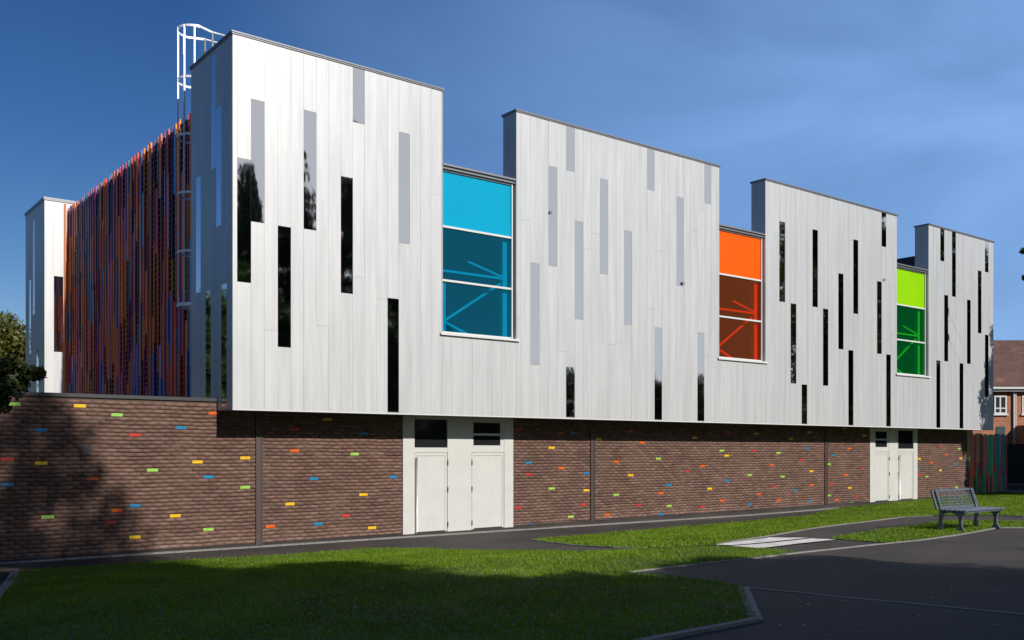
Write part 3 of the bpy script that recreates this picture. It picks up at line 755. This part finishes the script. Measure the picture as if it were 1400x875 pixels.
# ------------------------------------------------------------------ end fence of coloured fins
E = empty('fin_fence', (33, WY, .2), 'fence of vertical green, red and orange fins at the far end of the brick wall', 'fence')
x = XE+.03; x1 = on_y(1376, 0, WY)[0]; mb = MB(); k = 0
while x < x1:
    for yy in ((WY-.02), (WY+.14)):
        zz = 0.1
        zt_ = 2.72+random.uniform(-.05, .05) if x > X4b else 2.84
        zs = [0.15, random.uniform(.9, 1.6), zt_]
        for a, b in zip(zs[:-1], zs[1:]): mb.box(x+(.05 if yy > WY else 0), x+.035+(.05 if yy > WY else 0), yy, yy+.11, a, b-.004)
    x += .115
mb.build('fin', M_FIN2, E)
mb = MB(); mb.box(XE+.02, x1, WY+.26, WY+.30, .6, .68); mb.box(XE+.02, x1, WY+.26, WY+.30, 2.2, 2.28)
mb.build('rail', M_HINGE, E)
mb = MB(); mb.box(XE+.02, x1+.02, WY+.32, WY+.36, .1, 2.6); mb.build('backing', M_PLANT, E)

# ------------------------------------------------------------------ bench
bx, by = 12.70, -7.89; bz = hgt(bx, by)+.004
BE = empty('park_bench', (bx, by, bz), 'blue grey slatted metal bench standing at the tarmac edge', 'bench')
LB = 1.72
def bench_end(x):
    mb = MB()
    # local coordinates: back leg foot at y=0, front leg foot at y=-.55
    def rel(pts, r, n=8): mb.tube([(bx+x, by+p[0], bz+p[1]) for p in pts], r, n)
    outline = [(.04,0),(-.05,0),(-.09,.05),(-.06,.22),(-.10,.37),(-.22,.405),(-.34,.40),(-.43,.33),(-.45,.20),(-.43,.09),(-.36,.03),(-.36,0),(-.58,0),(-.58,.03),(-.52,.10),(-.505,.22),(-.53,.34),(-.60,.41),(-.62,.44),(-.10,.44),(-.04,.44),(-.02,.42),(.0,.22),(.03,.06)]
    # solid curved casting, extruded 5 cm
    w = .025
    k = len(outline); n0 = len(mb.v)
    from mathutils.geometry import tessellate_polygon
    tri = tessellate_polygon([[Vector((p[0], p[1], 0)) for p in outline]])
    for s_ in (-w, w):
        for p in outline: mb.v.append((bx+x+s_, by+p[0], bz+p[1]))
    for t in tri:
        mb.f.append(tuple(n0+i for i in t)); mb.m.append(0); mb.f.append(tuple(n0+k+i for i in t[::-1])); mb.m.append(0)
    for i in range(k):
        j = (i+1) % k; mb.f.append((n0+i, n0+j, n0+k+j, n0+k+i)); mb.m.append(0)
    mb.build('leg_frame', M_BENCH, BE)
    m2_ = MB(); m2_.beam((bx+x, by-.05, bz+.40), (bx+x, by+.10, bz+.88), .035, .05); m2_.build('back_support', M_BENCH, BE)
bench_end(0.06); bench_end(LB-.10)
mb = MB()
for i in range(6):
    y = by-.63+i*.1; mb.box(bx-.04, bx+LB+.04, y, y+.075, bz+.445, bz+.475)
mb.build('seat', M_BENCH, BE, bevel=.006)
mb = MB()
def bk_pt(s): return (by-.015+.15*(s-.42)/.48, bz+s)  # points up the backrest
y_a, z_a = bk_pt(.50); y_b, z_b = bk_pt(.86)
mb.beam((bx-.04, y_a, z_a), (bx+LB+.04, y_a, z_a), .05, .03)
# gently arched top rail
pts = [(bx-.04+(LB+.08)*i/12, y_b, z_b+.02*math.sin(math.pi*2*i/12)**2*1.0) for i in range(13)]
for p, q in zip(pts[:-1], pts[1:]): mb.beam(p, q, .055, .035)
for xx in (bx-.04, bx+LB+.04): mb.beam((xx, y_a, z_a), (xx, y_b, z_b), .04, .035)
for s in (.56, .62, .68, .74, .80):
    y_, z_ = bk_pt(s); mb.beam((bx-.04, y_, z_), (bx+LB+.04, y_, z_), .014, .014)
for i in range(14):
    xx = bx+.08+i*(LB-.16)/13
    y0_, z0_ = bk_pt(.51); y1_, z1_ = bk_pt(.73); mb.beam((xx, y0_, z0_), (xx, y1_, z1_), .014, .014)
# sweeping fan bars
for i in range(5):
    y0_, z0_ = bk_pt(.52+.05*i); y1_, z1_ = bk_pt(.84)
    mb.beam((bx+.35+.25*i, y1_, z1_), (bx+1.0+.15*i, y0_, z0_), .016, .016)
mb.build('backrest', M_BENCH, BE)
# seat frame rails
mb = MB(); mb.box(bx-.02, bx+LB+.02, by-.60, by-.56, bz+.41, bz+.443); mb.box(bx-.02, bx+LB+.02, by-.10, by-.06, bz+.41, bz+.443); mb.build('seat_rail', M_BENCH, BE)

# ------------------------------------------------------------------ houses beyond the right end
M_HB = mat('house_brick', rough=.85)
br = nd(M_HB, 'ShaderNodeTexBrick'); br.inputs['Scale'].default_value = 1; br.inputs['Brick Width'].default_value = .225; br.inputs['Row Height'].default_value = .075; br.inputs['Mortar Size'].default_value = .008
br.inputs['Color1'].default_value = (.36,.12,.055,1); br.inputs['Color2'].default_value = (.26,.085,.045,1); br.inputs['Mortar'].default_value = (.22,.16,.12,1)
tc = nd(M_HB, 'ShaderNodeTexCoord'); sx = nd(M_HB, 'ShaderNodeSeparateXYZ'); cx_ = nd(M_HB, 'ShaderNodeCombineXYZ'); lk(M_HB, tc.outputs['Object'], sx.inputs[0]); lk(M_HB, sx.outputs['X'], cx_.inputs['X']); lk(M_HB, sx.outputs['Z'], cx_.inputs['Y']); lk(M_HB, cx_.outputs[0], br.inputs['Vector'])
n = noise(M_HB, .8, 5); r = ramp(M_HB, n.outputs['Fac'], [(.3, (.8,.8,.8)), (.7, (1.1,1.1,1.1))]); lk(M_HB, mul(M_HB, br.outputs['Color'], r.outputs['Color']), BS(M_HB).inputs['Base Color'])
M_TILE = mat('roof_tile', rough=.85)
br = nd(M_TILE, 'ShaderNodeTexBrick'); br.inputs['Scale'].default_value = 1; br.inputs['Brick Width'].default_value = .25; br.inputs['Row Height'].default_value = .12; br.inputs['Mortar Size'].default_value = .012
br.inputs['Color1'].default_value = (.12,.055,.042,1); br.inputs['Color2'].default_value = (.075,.04,.033,1); br.inputs['Mortar'].default_value = (.04,.022,.018,1)
tc = nd(M_TILE, 'ShaderNodeTexCoord'); sx = nd(M_TILE, 'ShaderNodeSeparateXYZ'); cx_ = nd(M_TILE, 'ShaderNodeCombineXYZ'); lk(M_TILE, tc.outputs['Object'], sx.inputs[0]); lk(M_TILE, sx.outputs['X'], cx_.inputs['X']); lk(M_TILE, sx.outputs['Z'], cx_.inputs['Y']); lk(M_TILE, cx_.outputs[0], br.inputs['Vector'])
n = noise(M_TILE, 1.4, 6); r = ramp(M_TILE, n.outputs['Fac'], [(.35, (.8,.8,.8)), (.62, (1.1,1.1,1.1)), (.72, (1.9,1.8,1.5))]); lk(M_TILE, mul(M_TILE, br.outputs['Color'], r.outputs['Color']), BS(M_TILE).inputs['Base Color'])
HD = 60.0; o0 = at_depth(1330, HD, .2); pxm = HD/F
HO = empty('brick_house', o0, 'orange brick terraced house with brown tiled roof beyond the right end of the clad building', 'house', rz=TH-math.pi/2)
def hx(px): return (px-1330)*pxm
def hz(py): return EYE.z+(HZ-py)*pxm-.2
ez = hz(531); rz_ = hz(468)+.9
mb = MB(); mb.box(0, 14, 0, 8, -.3, ez); mb.prism([(0, ez), (8, ez), (4, ez+2.9)], 'x', 0.002, .2); mb.build('wall', M_HB, HO)
mb = MB(); th = .12; ri = 4.0; rh = hz(468)*(1+4.0/HD)-.0
rh = (EYE.z+(HZ-468)/F*(HD+4))-.2
mb.prism([(-.35, ez-.05), (4, rh), (8.35, ez-.05), (8.35, ez+.08), (4, rh+.14), (-.35, ez+.08)], 'x', -.2, 14.2); mb.build('roof', M_TILE, HO)
mb = MB(); mb.box(-.2, 14.2, -.47, -.34, ez-.06, ez+.06); mb.box(-.2, 14.2, -.33, -.30, ez-.2, ez-.05); mb.build('gutter', M_FRAME, HO)
M_DGL = mat('dark_glass', (.03,.03,.035), .05)
def hwin(a, b, t, bo, lab=None):
    x0, x1, z1, z0 = hx(a), hx(b), hz(t), hz(bo)
    W = pivot('window', HO); W.location = (x0, 0, z0)
    def lb(m, *bb): m.box(*bb)
    m = MB(); f = .09; w, h = x1-x0, z1-z0
    m.box(0, f, -.05, .02, 0, h); m.box(w-f, w, -.05, .02, 0, h); m.box(f, w-f, -.05, .02, 0, f); m.box(f, w-f, -.05, .02, h-f, h); m.box(w*.42, w*.42+f, -.048, .02, f, h-f); m.box(f, w-f, -.047, .02, h*.28, h*.28+f*.8)
    o = m.build('frame', M_FRAME); o.parent = W
    o = MB().box(f*.5, w-f*.5, -.02, -.004, f*.5, h-f*.5).build('pane', M_DGL); o.parent = W
    o = MB().box(-.08, w+.08, -.12, -.001, -.09, -.002).build('sill', M_FRAME); o.parent = W
hwin(1359, 1376, 541, 566); hwin(1397, 1414, 541, 566); hwin(1340, 1352, 541, 566); hwin(1398, 1415, 585, 604)
mb = MB(); mb.box(hx(1362), hx(1374), -.04, .02, 0, hz(583)); mb.build('door', mat('dark_door', (.03,.05,.06), .4), HO)
mb = MB(); mb.tube([(hx(1385), -.1, 0), (hx(1385), -.1, ez-.1)], .05, 8); mb.build('downpipe', M_FRAME, HO)
mb = MB(); mb.tube([(hx(1387.5), -.1, 0), (hx(1387.5), -.1, ez-.1)], .04, 8); mb.build('downpipe', M_FRAME, HO)
mb = MB(); mb.prism([(hx(1388), hz(582)), (hx(1420), hz(605)), (hx(1420), 0), (hx(1388), 0)], 'y', -2.2, -.12); mb.build('brick_wing', M_HB, HO)  # brick wing; its sloping top is a diagonal shadow put into the shape
mb = MB(); mb.box(6.0, 6.7, 3.6, 4.4, rh-.3, rh+.9); 
for c_ in (6.18, 6.5): mb.tube([(c_, 4, rh+.9), (c_, 4, rh+1.2)], .1, 8)
# chimney would rise above the ridge outside the view; omitted
# dark boarded fence and low kerb wall
fo_ = at_depth(1372, 50, .3)
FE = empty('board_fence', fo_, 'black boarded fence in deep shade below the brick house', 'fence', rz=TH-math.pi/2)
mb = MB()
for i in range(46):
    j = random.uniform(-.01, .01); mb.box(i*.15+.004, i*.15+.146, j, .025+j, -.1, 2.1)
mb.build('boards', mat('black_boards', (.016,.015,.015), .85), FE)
mb = MB()
for i in range(4): mb.box(i*2.2, i*2.2+.1, .04, .14, -.1, 2.0)
mb.build('post', M_PLANT, FE)
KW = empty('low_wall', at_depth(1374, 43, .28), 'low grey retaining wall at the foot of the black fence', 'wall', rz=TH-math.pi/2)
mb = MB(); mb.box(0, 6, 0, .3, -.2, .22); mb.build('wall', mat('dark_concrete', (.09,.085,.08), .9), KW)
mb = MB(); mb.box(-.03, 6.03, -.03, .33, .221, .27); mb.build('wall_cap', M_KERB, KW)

# ------------------------------------------------------------------ trees
def leaf_cloud(centers, rads, n_per, size, r_, flat=1.0):
    Vs = []
    C = np.repeat(centers, n_per, 0); R = np.repeat(rads, n_per)
    N = len(C)
    d = r_.normal(0, 1, (N, 3)); d /= np.linalg.norm(d, axis=1)[:, None]
    P = C+d*(R*r_.random(N)**.45)[:, None]*np.array([1, 1, flat])
    u = r_.normal(0, 1, (N, 3)); u /= np.linalg.norm(u, axis=1)[:, None]
    w = np.cross(u, r_.normal(0, 1, (N, 3))); w /= np.linalg.norm(w, axis=1)[:, None]
    s = size*(.6+.8*r_.random(N))[:, None]
    V = np.stack([P-u*s, P+w*s*.45, P+u*s, P-w*s*.45], 1).reshape(-1, 3)
    return V, np.arange(4*N).reshape(-1, 4)
def tree(name, x, y, h, r, label, m=M_LEAF, base=.28, n=150, n_per=170, size=.10, seed=1, group=None, cr=.95, trunk=.22, z=None, lean=(0,0), sag=.8, extra=()):
    r_ = np.random.default_rng(seed); z0 = hgt(x, y) if z is None else z
    T = empty(name, (x, y, z0), label, 'tree', group)
    tk = MB(); hb = h*base
    pts = []; K = 9
    for i in range(K):
        t = i/(K-1); pts.append((x+lean[0]*t+math.sin(t*5+seed)*.12*h/12, y+lean[1]*t+math.cos(t*4+seed)*.12*h/12, z0-.1+t*h*.9))
    tk.tube(pts, [trunk*(1-.93*(i/(K-1)))+.012 for i in range(K)], 10)
    cs = []; rs = []
    H2 = (h-hb)/2; zc = z0+hb+H2
    while len(cs) < n:
        p = r_.uniform(-1, 1, 3)
        q = np.linalg.norm(p)
        if q > 1 or q < .35: continue
        lump = .78+.28*math.sin(p[0]*5+seed)*math.sin(p[1]*4+seed*2)*math.cos(p[2]*5)
        taper = 1.0-.25*max(0, p[2])
        c = np.array([x+lean[0]*.6+p[0]*r*lump*taper, y+lean[1]*.6+p[1]*r*lump*taper, zc+p[2]*H2*.93])
        cs.append(c); rs.append(cr*(.55+.6*r_.random())*(r/4.0)**.5)
    for e in extra: cs.append(np.array(e[:3])); rs.append(e[3])
    lm = MB()
    for i, c in enumerate(cs):
        if i % 2 and i < n: continue
        t = min(.92, max(.25, (c[2]-z0-h*.12)/h*.85)); k = t*(K-1); i0 = int(k); fr = k-i0
        a = Vector(pts[i0]).lerp(Vector(pts[min(i0+1, K-1)]), fr); b = Vector(c)
        mid = a.lerp(b, .55)+Vector((0, 0, (b-a).length*.06))
        r0 = max(.02, trunk*.38*(1-t)) if i < n else .006
        lm.tube([a, mid, b], [r0, r0*.55, .008], 5)
    tk.build('trunk', M_BARK, T, smooth=True); lm.build('branches', M_BARK, T, smooth=True)
    V, Fc = leaf_cloud(np.array(cs), np.array(rs), n_per, size, r_, sag)
    np_mesh('crown', V, Fc, m, T)
    return T
def conifer(x, y, h, r, label, seed, group=None):
    r_ = np.random.default_rng(seed); z0 = hgt(x, y)
    T = empty('conifer_tree', (x, y, z0), label, 'tree', group)
    MB().tube([(x, y, z0-.1), (x, y, z0+h*.5), (x, y, z0+h)], [.3, .18, .02], 10).build('trunk', M_BARK, T, smooth=True)
    cs = []; rs = []; lm = MB()
    for i in range(420):
        t = r_.random()**.8; a = r_.random()*2*math.pi; rr = r*(1-t)**.8*(.45+.6*r_.random())+.1
        zz = z0+h*.1+t*h*.9-rr*.12
        cs.append((x+math.cos(a)*rr, y+math.sin(a)*rr, zz)); rs.append(.35+.75*(1-t))
        if i % 2: lm.tube([(x, y, zz+rr*.15), cs[-1]], [.04, .01], 4)
    lm.build('branches', M_BARK, T)
    V, Fc = leaf_cloud(np.array(cs), np.array(rs), 110, .17, r_, .55); np_mesh('crown', V, Fc, M_CONE, T)
# in view, left edge
ax, ay = -6.55, -1.9
tree('small_tree', ax, ay, 4.35, 2.3, 'small dark leafy tree in front of the brick wall at the left edge', M_LEAFB, .42, 70, 210, .05, 11, cr=.55, trunk=.09, size=.055) if False else None
tip = [at_depth(px, D, 0) for px, D in ((20, 14.2), (5, 14), (38, 14.2), (52, 14.2), (10, 14), (-10, 14), (25, 14.3), (-5, 14.1), (16, 14))]
tz = [2.05+(616-py)/F*14.1 for py in (512, 505, 510, 510, 532, 520, 524, 545, 503)]
tr_ = [.26, .30, .16, .10, .25, .4, .16, .28, .16]
tree('small_tree', ax-1.2, ay, 3.35, 1.7, 'small dark leafy tree in front of the brick wall at the left edge', M_LEAFB, base=.42, n=46, n_per=150, size=.06, seed=11, cr=.6, trunk=.09,
     extra=[(t.x, t.y, z_, r_) for t, z_, r_ in zip(tip, tz, tr_)])
p = at_depth(6, 52); tree('broadleaf_tree', p.x, p.y, 9.3, 3.2, 'yellow green tree far beyond the brick wall at the left edge', M_OLIVE, n=110, n_per=170, size=.13, seed=5, z=0.2)
# tall trees standing in front of the right end of the building (their shade and reflections fall on it)
gR = 'tall trees standing on the grass to the right of the building'
tree('broadleaf_tree', 36.0, -9.5, 16.5, 4.6, 'nearest tall green tree to the right of the building end', n=240, n_per=300, size=.14, seed=21, group=gR, base=.07)
tree('broadleaf_tree', 44.5, -13, 15, 5.0, 'middle tall green tree to the right of the building end', n=230, n_per=280, size=.16, seed=22, group=gR, base=.05)
tree('broadleaf_tree', 55, -14, 17, 5.5, 'farthest tall green tree to the right of the building end', n=230, n_per=250, size=.19, seed=23, group=gR, base=.05)
# slender tree whose outer twigs reach the right edge of the view and whose shade falls on the end of the facade
q1 = at_depth(1400, 34.5); q2 = at_depth(1402, 34.5)
tree('broadleaf_tree', 32.3, -5.2, 10.8, 1.75, 'slender young tree close to the right end of the facade', n=110, n_per=170, size=.08, seed=31, cr=.62, trunk=.10, base=.22, group=gR,
     extra=[(q1.x, q1.y, 2.05+(616-343)/F*34.5, .12), (q2.x, q2.y, 2.05+(616-380)/F*34.5, .12)])
# trees to the left of the building, mirrored in its side
tree('broadleaf_tree', -10.5, 29, 10.2, 3.6, 'round tree beyond the low roof, nearest the far white volume', n=130, n_per=150, size=.15, seed=61, group='trees left of the building', z=0.0)
tree('broadleaf_tree', -6.8, 37, 12.0, 3.2, 'taller tree beyond the low roof behind the round one', n=130, n_per=150, size=.15, seed=62, group='trees left of the building', z=0.0)
tree('broadleaf_tree', -17.5, 25, 11.0, 4.0, 'widest tree beyond the low roof, farthest left', n=130, n_per=150, size=.15, seed=63, group='trees left of the building', z=0.0)
tree('broadleaf_tree', -11.5, -25.5, 15.5, 4.4, 'leafy tree behind and left of the viewpoint', n=260, n_per=240, size=.14, seed=56, group='trees behind the viewpoint that shade the lawn', base=.3)
# conifers and trees behind the viewpoint
gB = 'trees behind the viewpoint that shade the lawn'
conifer(20.3, -48, 22.3, 3.0, 'dark conifer, left of the tall trio across the yard', 41, gB)
conifer(24.9, -50, 25.5, 3.4, 'dark conifer, middle of the tall trio across the yard', 42, gB)
conifer(28.3, -47, 26.5, 3.4, 'dark conifer, right of the tall trio across the yard', 43, gB)
tree('broadleaf_tree', 37, -52, 19, 4.6, 'broad green tree beside the tall conifers across the yard', n=150, n_per=150, size=.2, seed=44, group=gB)
tree('broadleaf_tree', -3.0, -26.5, 16.6, 4.6, 'spreading tree beside the tallest one behind the viewpoint', n=330, n_per=280, size=.14, seed=51, group=gB, base=.35)
tree('broadleaf_tree', -3.3, -24.0, 21.0, 3.0, 'thin crowned tall tree behind the viewpoint, highest of its row', n=95, n_per=130, size=.12, seed=52, group=gB, base=.4)
tree('broadleaf_tree', 4.5, -27, 12.0, 4.2, 'rounded tree behind and right of the viewpoint', n=330, n_per=270, size=.14, seed=53, group=gB, base=.3)
tree('broadleaf_tree', 1.0, -26, 11.9, 3.4, 'dense young tree between two larger ones behind the viewpoint', n=240, n_per=240, size=.13, seed=57, group=gB, base=.25)
tree('broadleaf_tree', 11.5, -28, 11.2, 4.0, 'lower tree across the tarmac yard', n=150, n_per=180, size=.13, seed=54, group=gB, base=.3)
tree('broadleaf_tree', 18.5, -27, 9.0, 3.8, 'lowest bushy tree across the tarmac yard', n=130, n_per=160, size=.13, seed=55, group=gB, base=.25)
# distant hedge line across the street, seen only mirrored
r_ = np.random.default_rng(9); hc = []; hr = []
for i in range(620): hc.append((36+r_.random()*95, -62+r_.random()*8, .6+r_.random()*9.2)); hr.append(1.35)
V, Fc = leaf_cloud(np.array(hc), np.array(hr), 190, .28, r_); tag(np_mesh('tree_belt', V, Fc, M_LEAF), 'far belt of bushes across the street', 'trees', kind='stuff')

hc = []; hr = []  # unseen belt, added to darken the low sky mirrored in the side cladding
for i in range(1100):
    t = r_.random(); a = math.radians(95+t*100); R_ = 46+r_.random()*6
    hc.append((-8+math.cos(a)*R_, 8+math.sin(a)*R_*1.15, .8+r_.random()**.8*(10.5+3*math.sin(t*19)))); hr.append(1.7)
V, Fc = leaf_cloud(np.array(hc), np.array(hr), 70, .34, r_); tag(np_mesh('tree_belt', V, Fc, M_LEAF), 'unseen wooded belt left of the building, added to darken its side', 'trees', kind='stuff')

# ------------------------------------------------------------------ light, sky, camera
EL = math.radians(33.5); AZ = math.radians(1.3)
L = bpy.data.lights.new('sun', 'SUN'); L.energy = 4.9; L.angle = math.radians(.53); L.color = (1, .945, .87)
lo = bpy.data.objects.new('sun', L); COL.objects.link(lo); lo.rotation_euler = (math.pi/2-EL, 0, AZ)
w = bpy.data.worlds.new('World'); sc.world = w; w.use_nodes = True; nt = w.node_tree
bg = nt.nodes['Background']; sky = nt.nodes.new('ShaderNodeTexSky'); sky.sky_type = 'NISHITA'; sky.sun_disc = False
sky.sun_elevation = EL; sky.sun_rotation = math.pi-AZ; sky.air_density = 1.0; sky.dust_density = .25; sky.ozone_density = 3.0; sky.altitude = 600
tcw = nt.nodes.new('ShaderNodeTexCoord'); mp = nt.nodes.new('ShaderNodeMapping'); mp.inputs['Scale'].default_value = (1.4, 1.4, 2.6); mp.inputs['Rotation'].default_value = (.25, .2, .5)
nz = nt.nodes.new('ShaderNodeTexNoise'); nz.inputs['Scale'].default_value = 2.2; nz.inputs['Detail'].default_value = 6; nz.inputs['Roughness'].default_value = .48; nz.inputs['Distortion'].default_value = .6
cr_ = nt.nodes.new('ShaderNodeValToRGB'); cr_.color_ramp.elements[0].position = .30; cr_.color_ramp.elements[0].color = (.34,.34,.34,1); cr_.color_ramp.elements[1].position = .74; cr_.color_ramp.elements[1].color = (.95,.95,.95,1)
# thin cirrus is thicker towards +X
sxy = nt.nodes.new('ShaderNodeSeparateXYZ'); mr = nt.nodes.new('ShaderNodeMapRange'); mr.inputs['From Min'].default_value = .30; mr.inputs['From Max'].default_value = .95; mr.inputs['To Max'].default_value = 1.15
mm = nt.nodes.new('ShaderNodeMath'); mm.operation = 'MULTIPLY'
mx = nt.nodes.new('ShaderNodeMix'); mx.data_type = 'RGBA'; mx.inputs[7].default_value = (4.3, 7.8, 14.6, 1)
nt.links.new(tcw.outputs['Generated'], mp.inputs['Vector']); nt.links.new(mp.outputs[0], nz.inputs['Vector']); nt.links.new(nz.outputs['Fac'], cr_.inputs['Fac'])
nt.links.new(tcw.outputs['Generated'], sxy.inputs[0]); nt.links.new(sxy.outputs['X'], mr.inputs['Value'])
nt.links.new(cr_.outputs['Color'], mm.inputs[0]); nt.links.new(mr.outputs[0], mm.inputs[1])
hs = nt.nodes.new('ShaderNodeHueSaturation'); hs.inputs['Saturation'].default_value = 1.30; hs.inputs['Value'].default_value = 1.08; hs.inputs['Hue'].default_value = .512
nt.links.new(sky.outputs[0], hs.inputs['Color']); nt.links.new(hs.outputs[0], mx.inputs[6]); nt.links.new(mm.outputs[0], mx.inputs[0])
# bright thin cloud covering the sunward half of the sky
m3 = nt.nodes.new('ShaderNodeMapRange'); m3.interpolation_type = 'SMOOTHSTEP'; m3.inputs['From Min'].default_value = -.15; m3.inputs['From Max'].default_value = -.5; m3.inputs['To Max'].default_value = .85
nt.links.new(sxy.outputs['Y'], m3.inputs['Value'])
mz = nt.nodes.new('ShaderNodeMix'); mz.data_type = 'RGBA'; mz.inputs[7].default_value = (11.2, 11.3, 11.5, 1)
m4 = nt.nodes.new('ShaderNodeMapRange'); m4.interpolation_type = 'SMOOTHSTEP'; m4.inputs['From Min'].default_value = -.05; m4.inputs['From Max'].default_value = .35
nt.links.new(sxy.outputs['X'], m4.inputs['Value']); m5 = nt.nodes.new('ShaderNodeMath'); m5.operation = 'MULTIPLY'
m6 = nt.nodes.new('ShaderNodeMapRange'); m6.interpolation_type = 'SMOOTHSTEP'; m6.inputs['From Min'].default_value = .75; m6.inputs['From Max'].default_value = .45; nt.links.new(sxy.outputs['Z'], m6.inputs['Value'])
m7 = nt.nodes.new('ShaderNodeMath'); m7.operation = 'MULTIPLY'; nt.links.new(m3.outputs[0], m7.inputs[0]); nt.links.new(m6.outputs[0], m7.inputs[1]); nt.links.new(m7.outputs[0], m5.inputs[0]); nt.links.new(m4.outputs[0], m5.inputs[1]); nt.links.new(m5.outputs[0], mz.inputs[0]); nt.links.new(mx.outputs[2], mz.inputs[6]); nt.links.new(mz.outputs[2], bg.inputs['Color'])
bg.inputs['Strength'].default_value = .055

cam = bpy.data.cameras.new('camera'); co = bpy.data.objects.new('camera', cam); COL.objects.link(co); sc.camera = co
co.location = EYE; co.rotation_euler = (math.pi/2, 0, TH-math.pi/2)
cam.sensor_width = 36; cam.lens = F/1400*36; cam.shift_y = (HZ-437.5)/1400; cam.clip_end = 3000; cam.clip_start = .1
sc.view_settings.view_transform = 'Standard'; sc.view_settings.look = 'None'; sc.view_settings.gamma = 1; sc.view_settings.exposure = .3
sc.cycles.max_bounces = 8; sc.cycles.transparent_max_bounces = 12
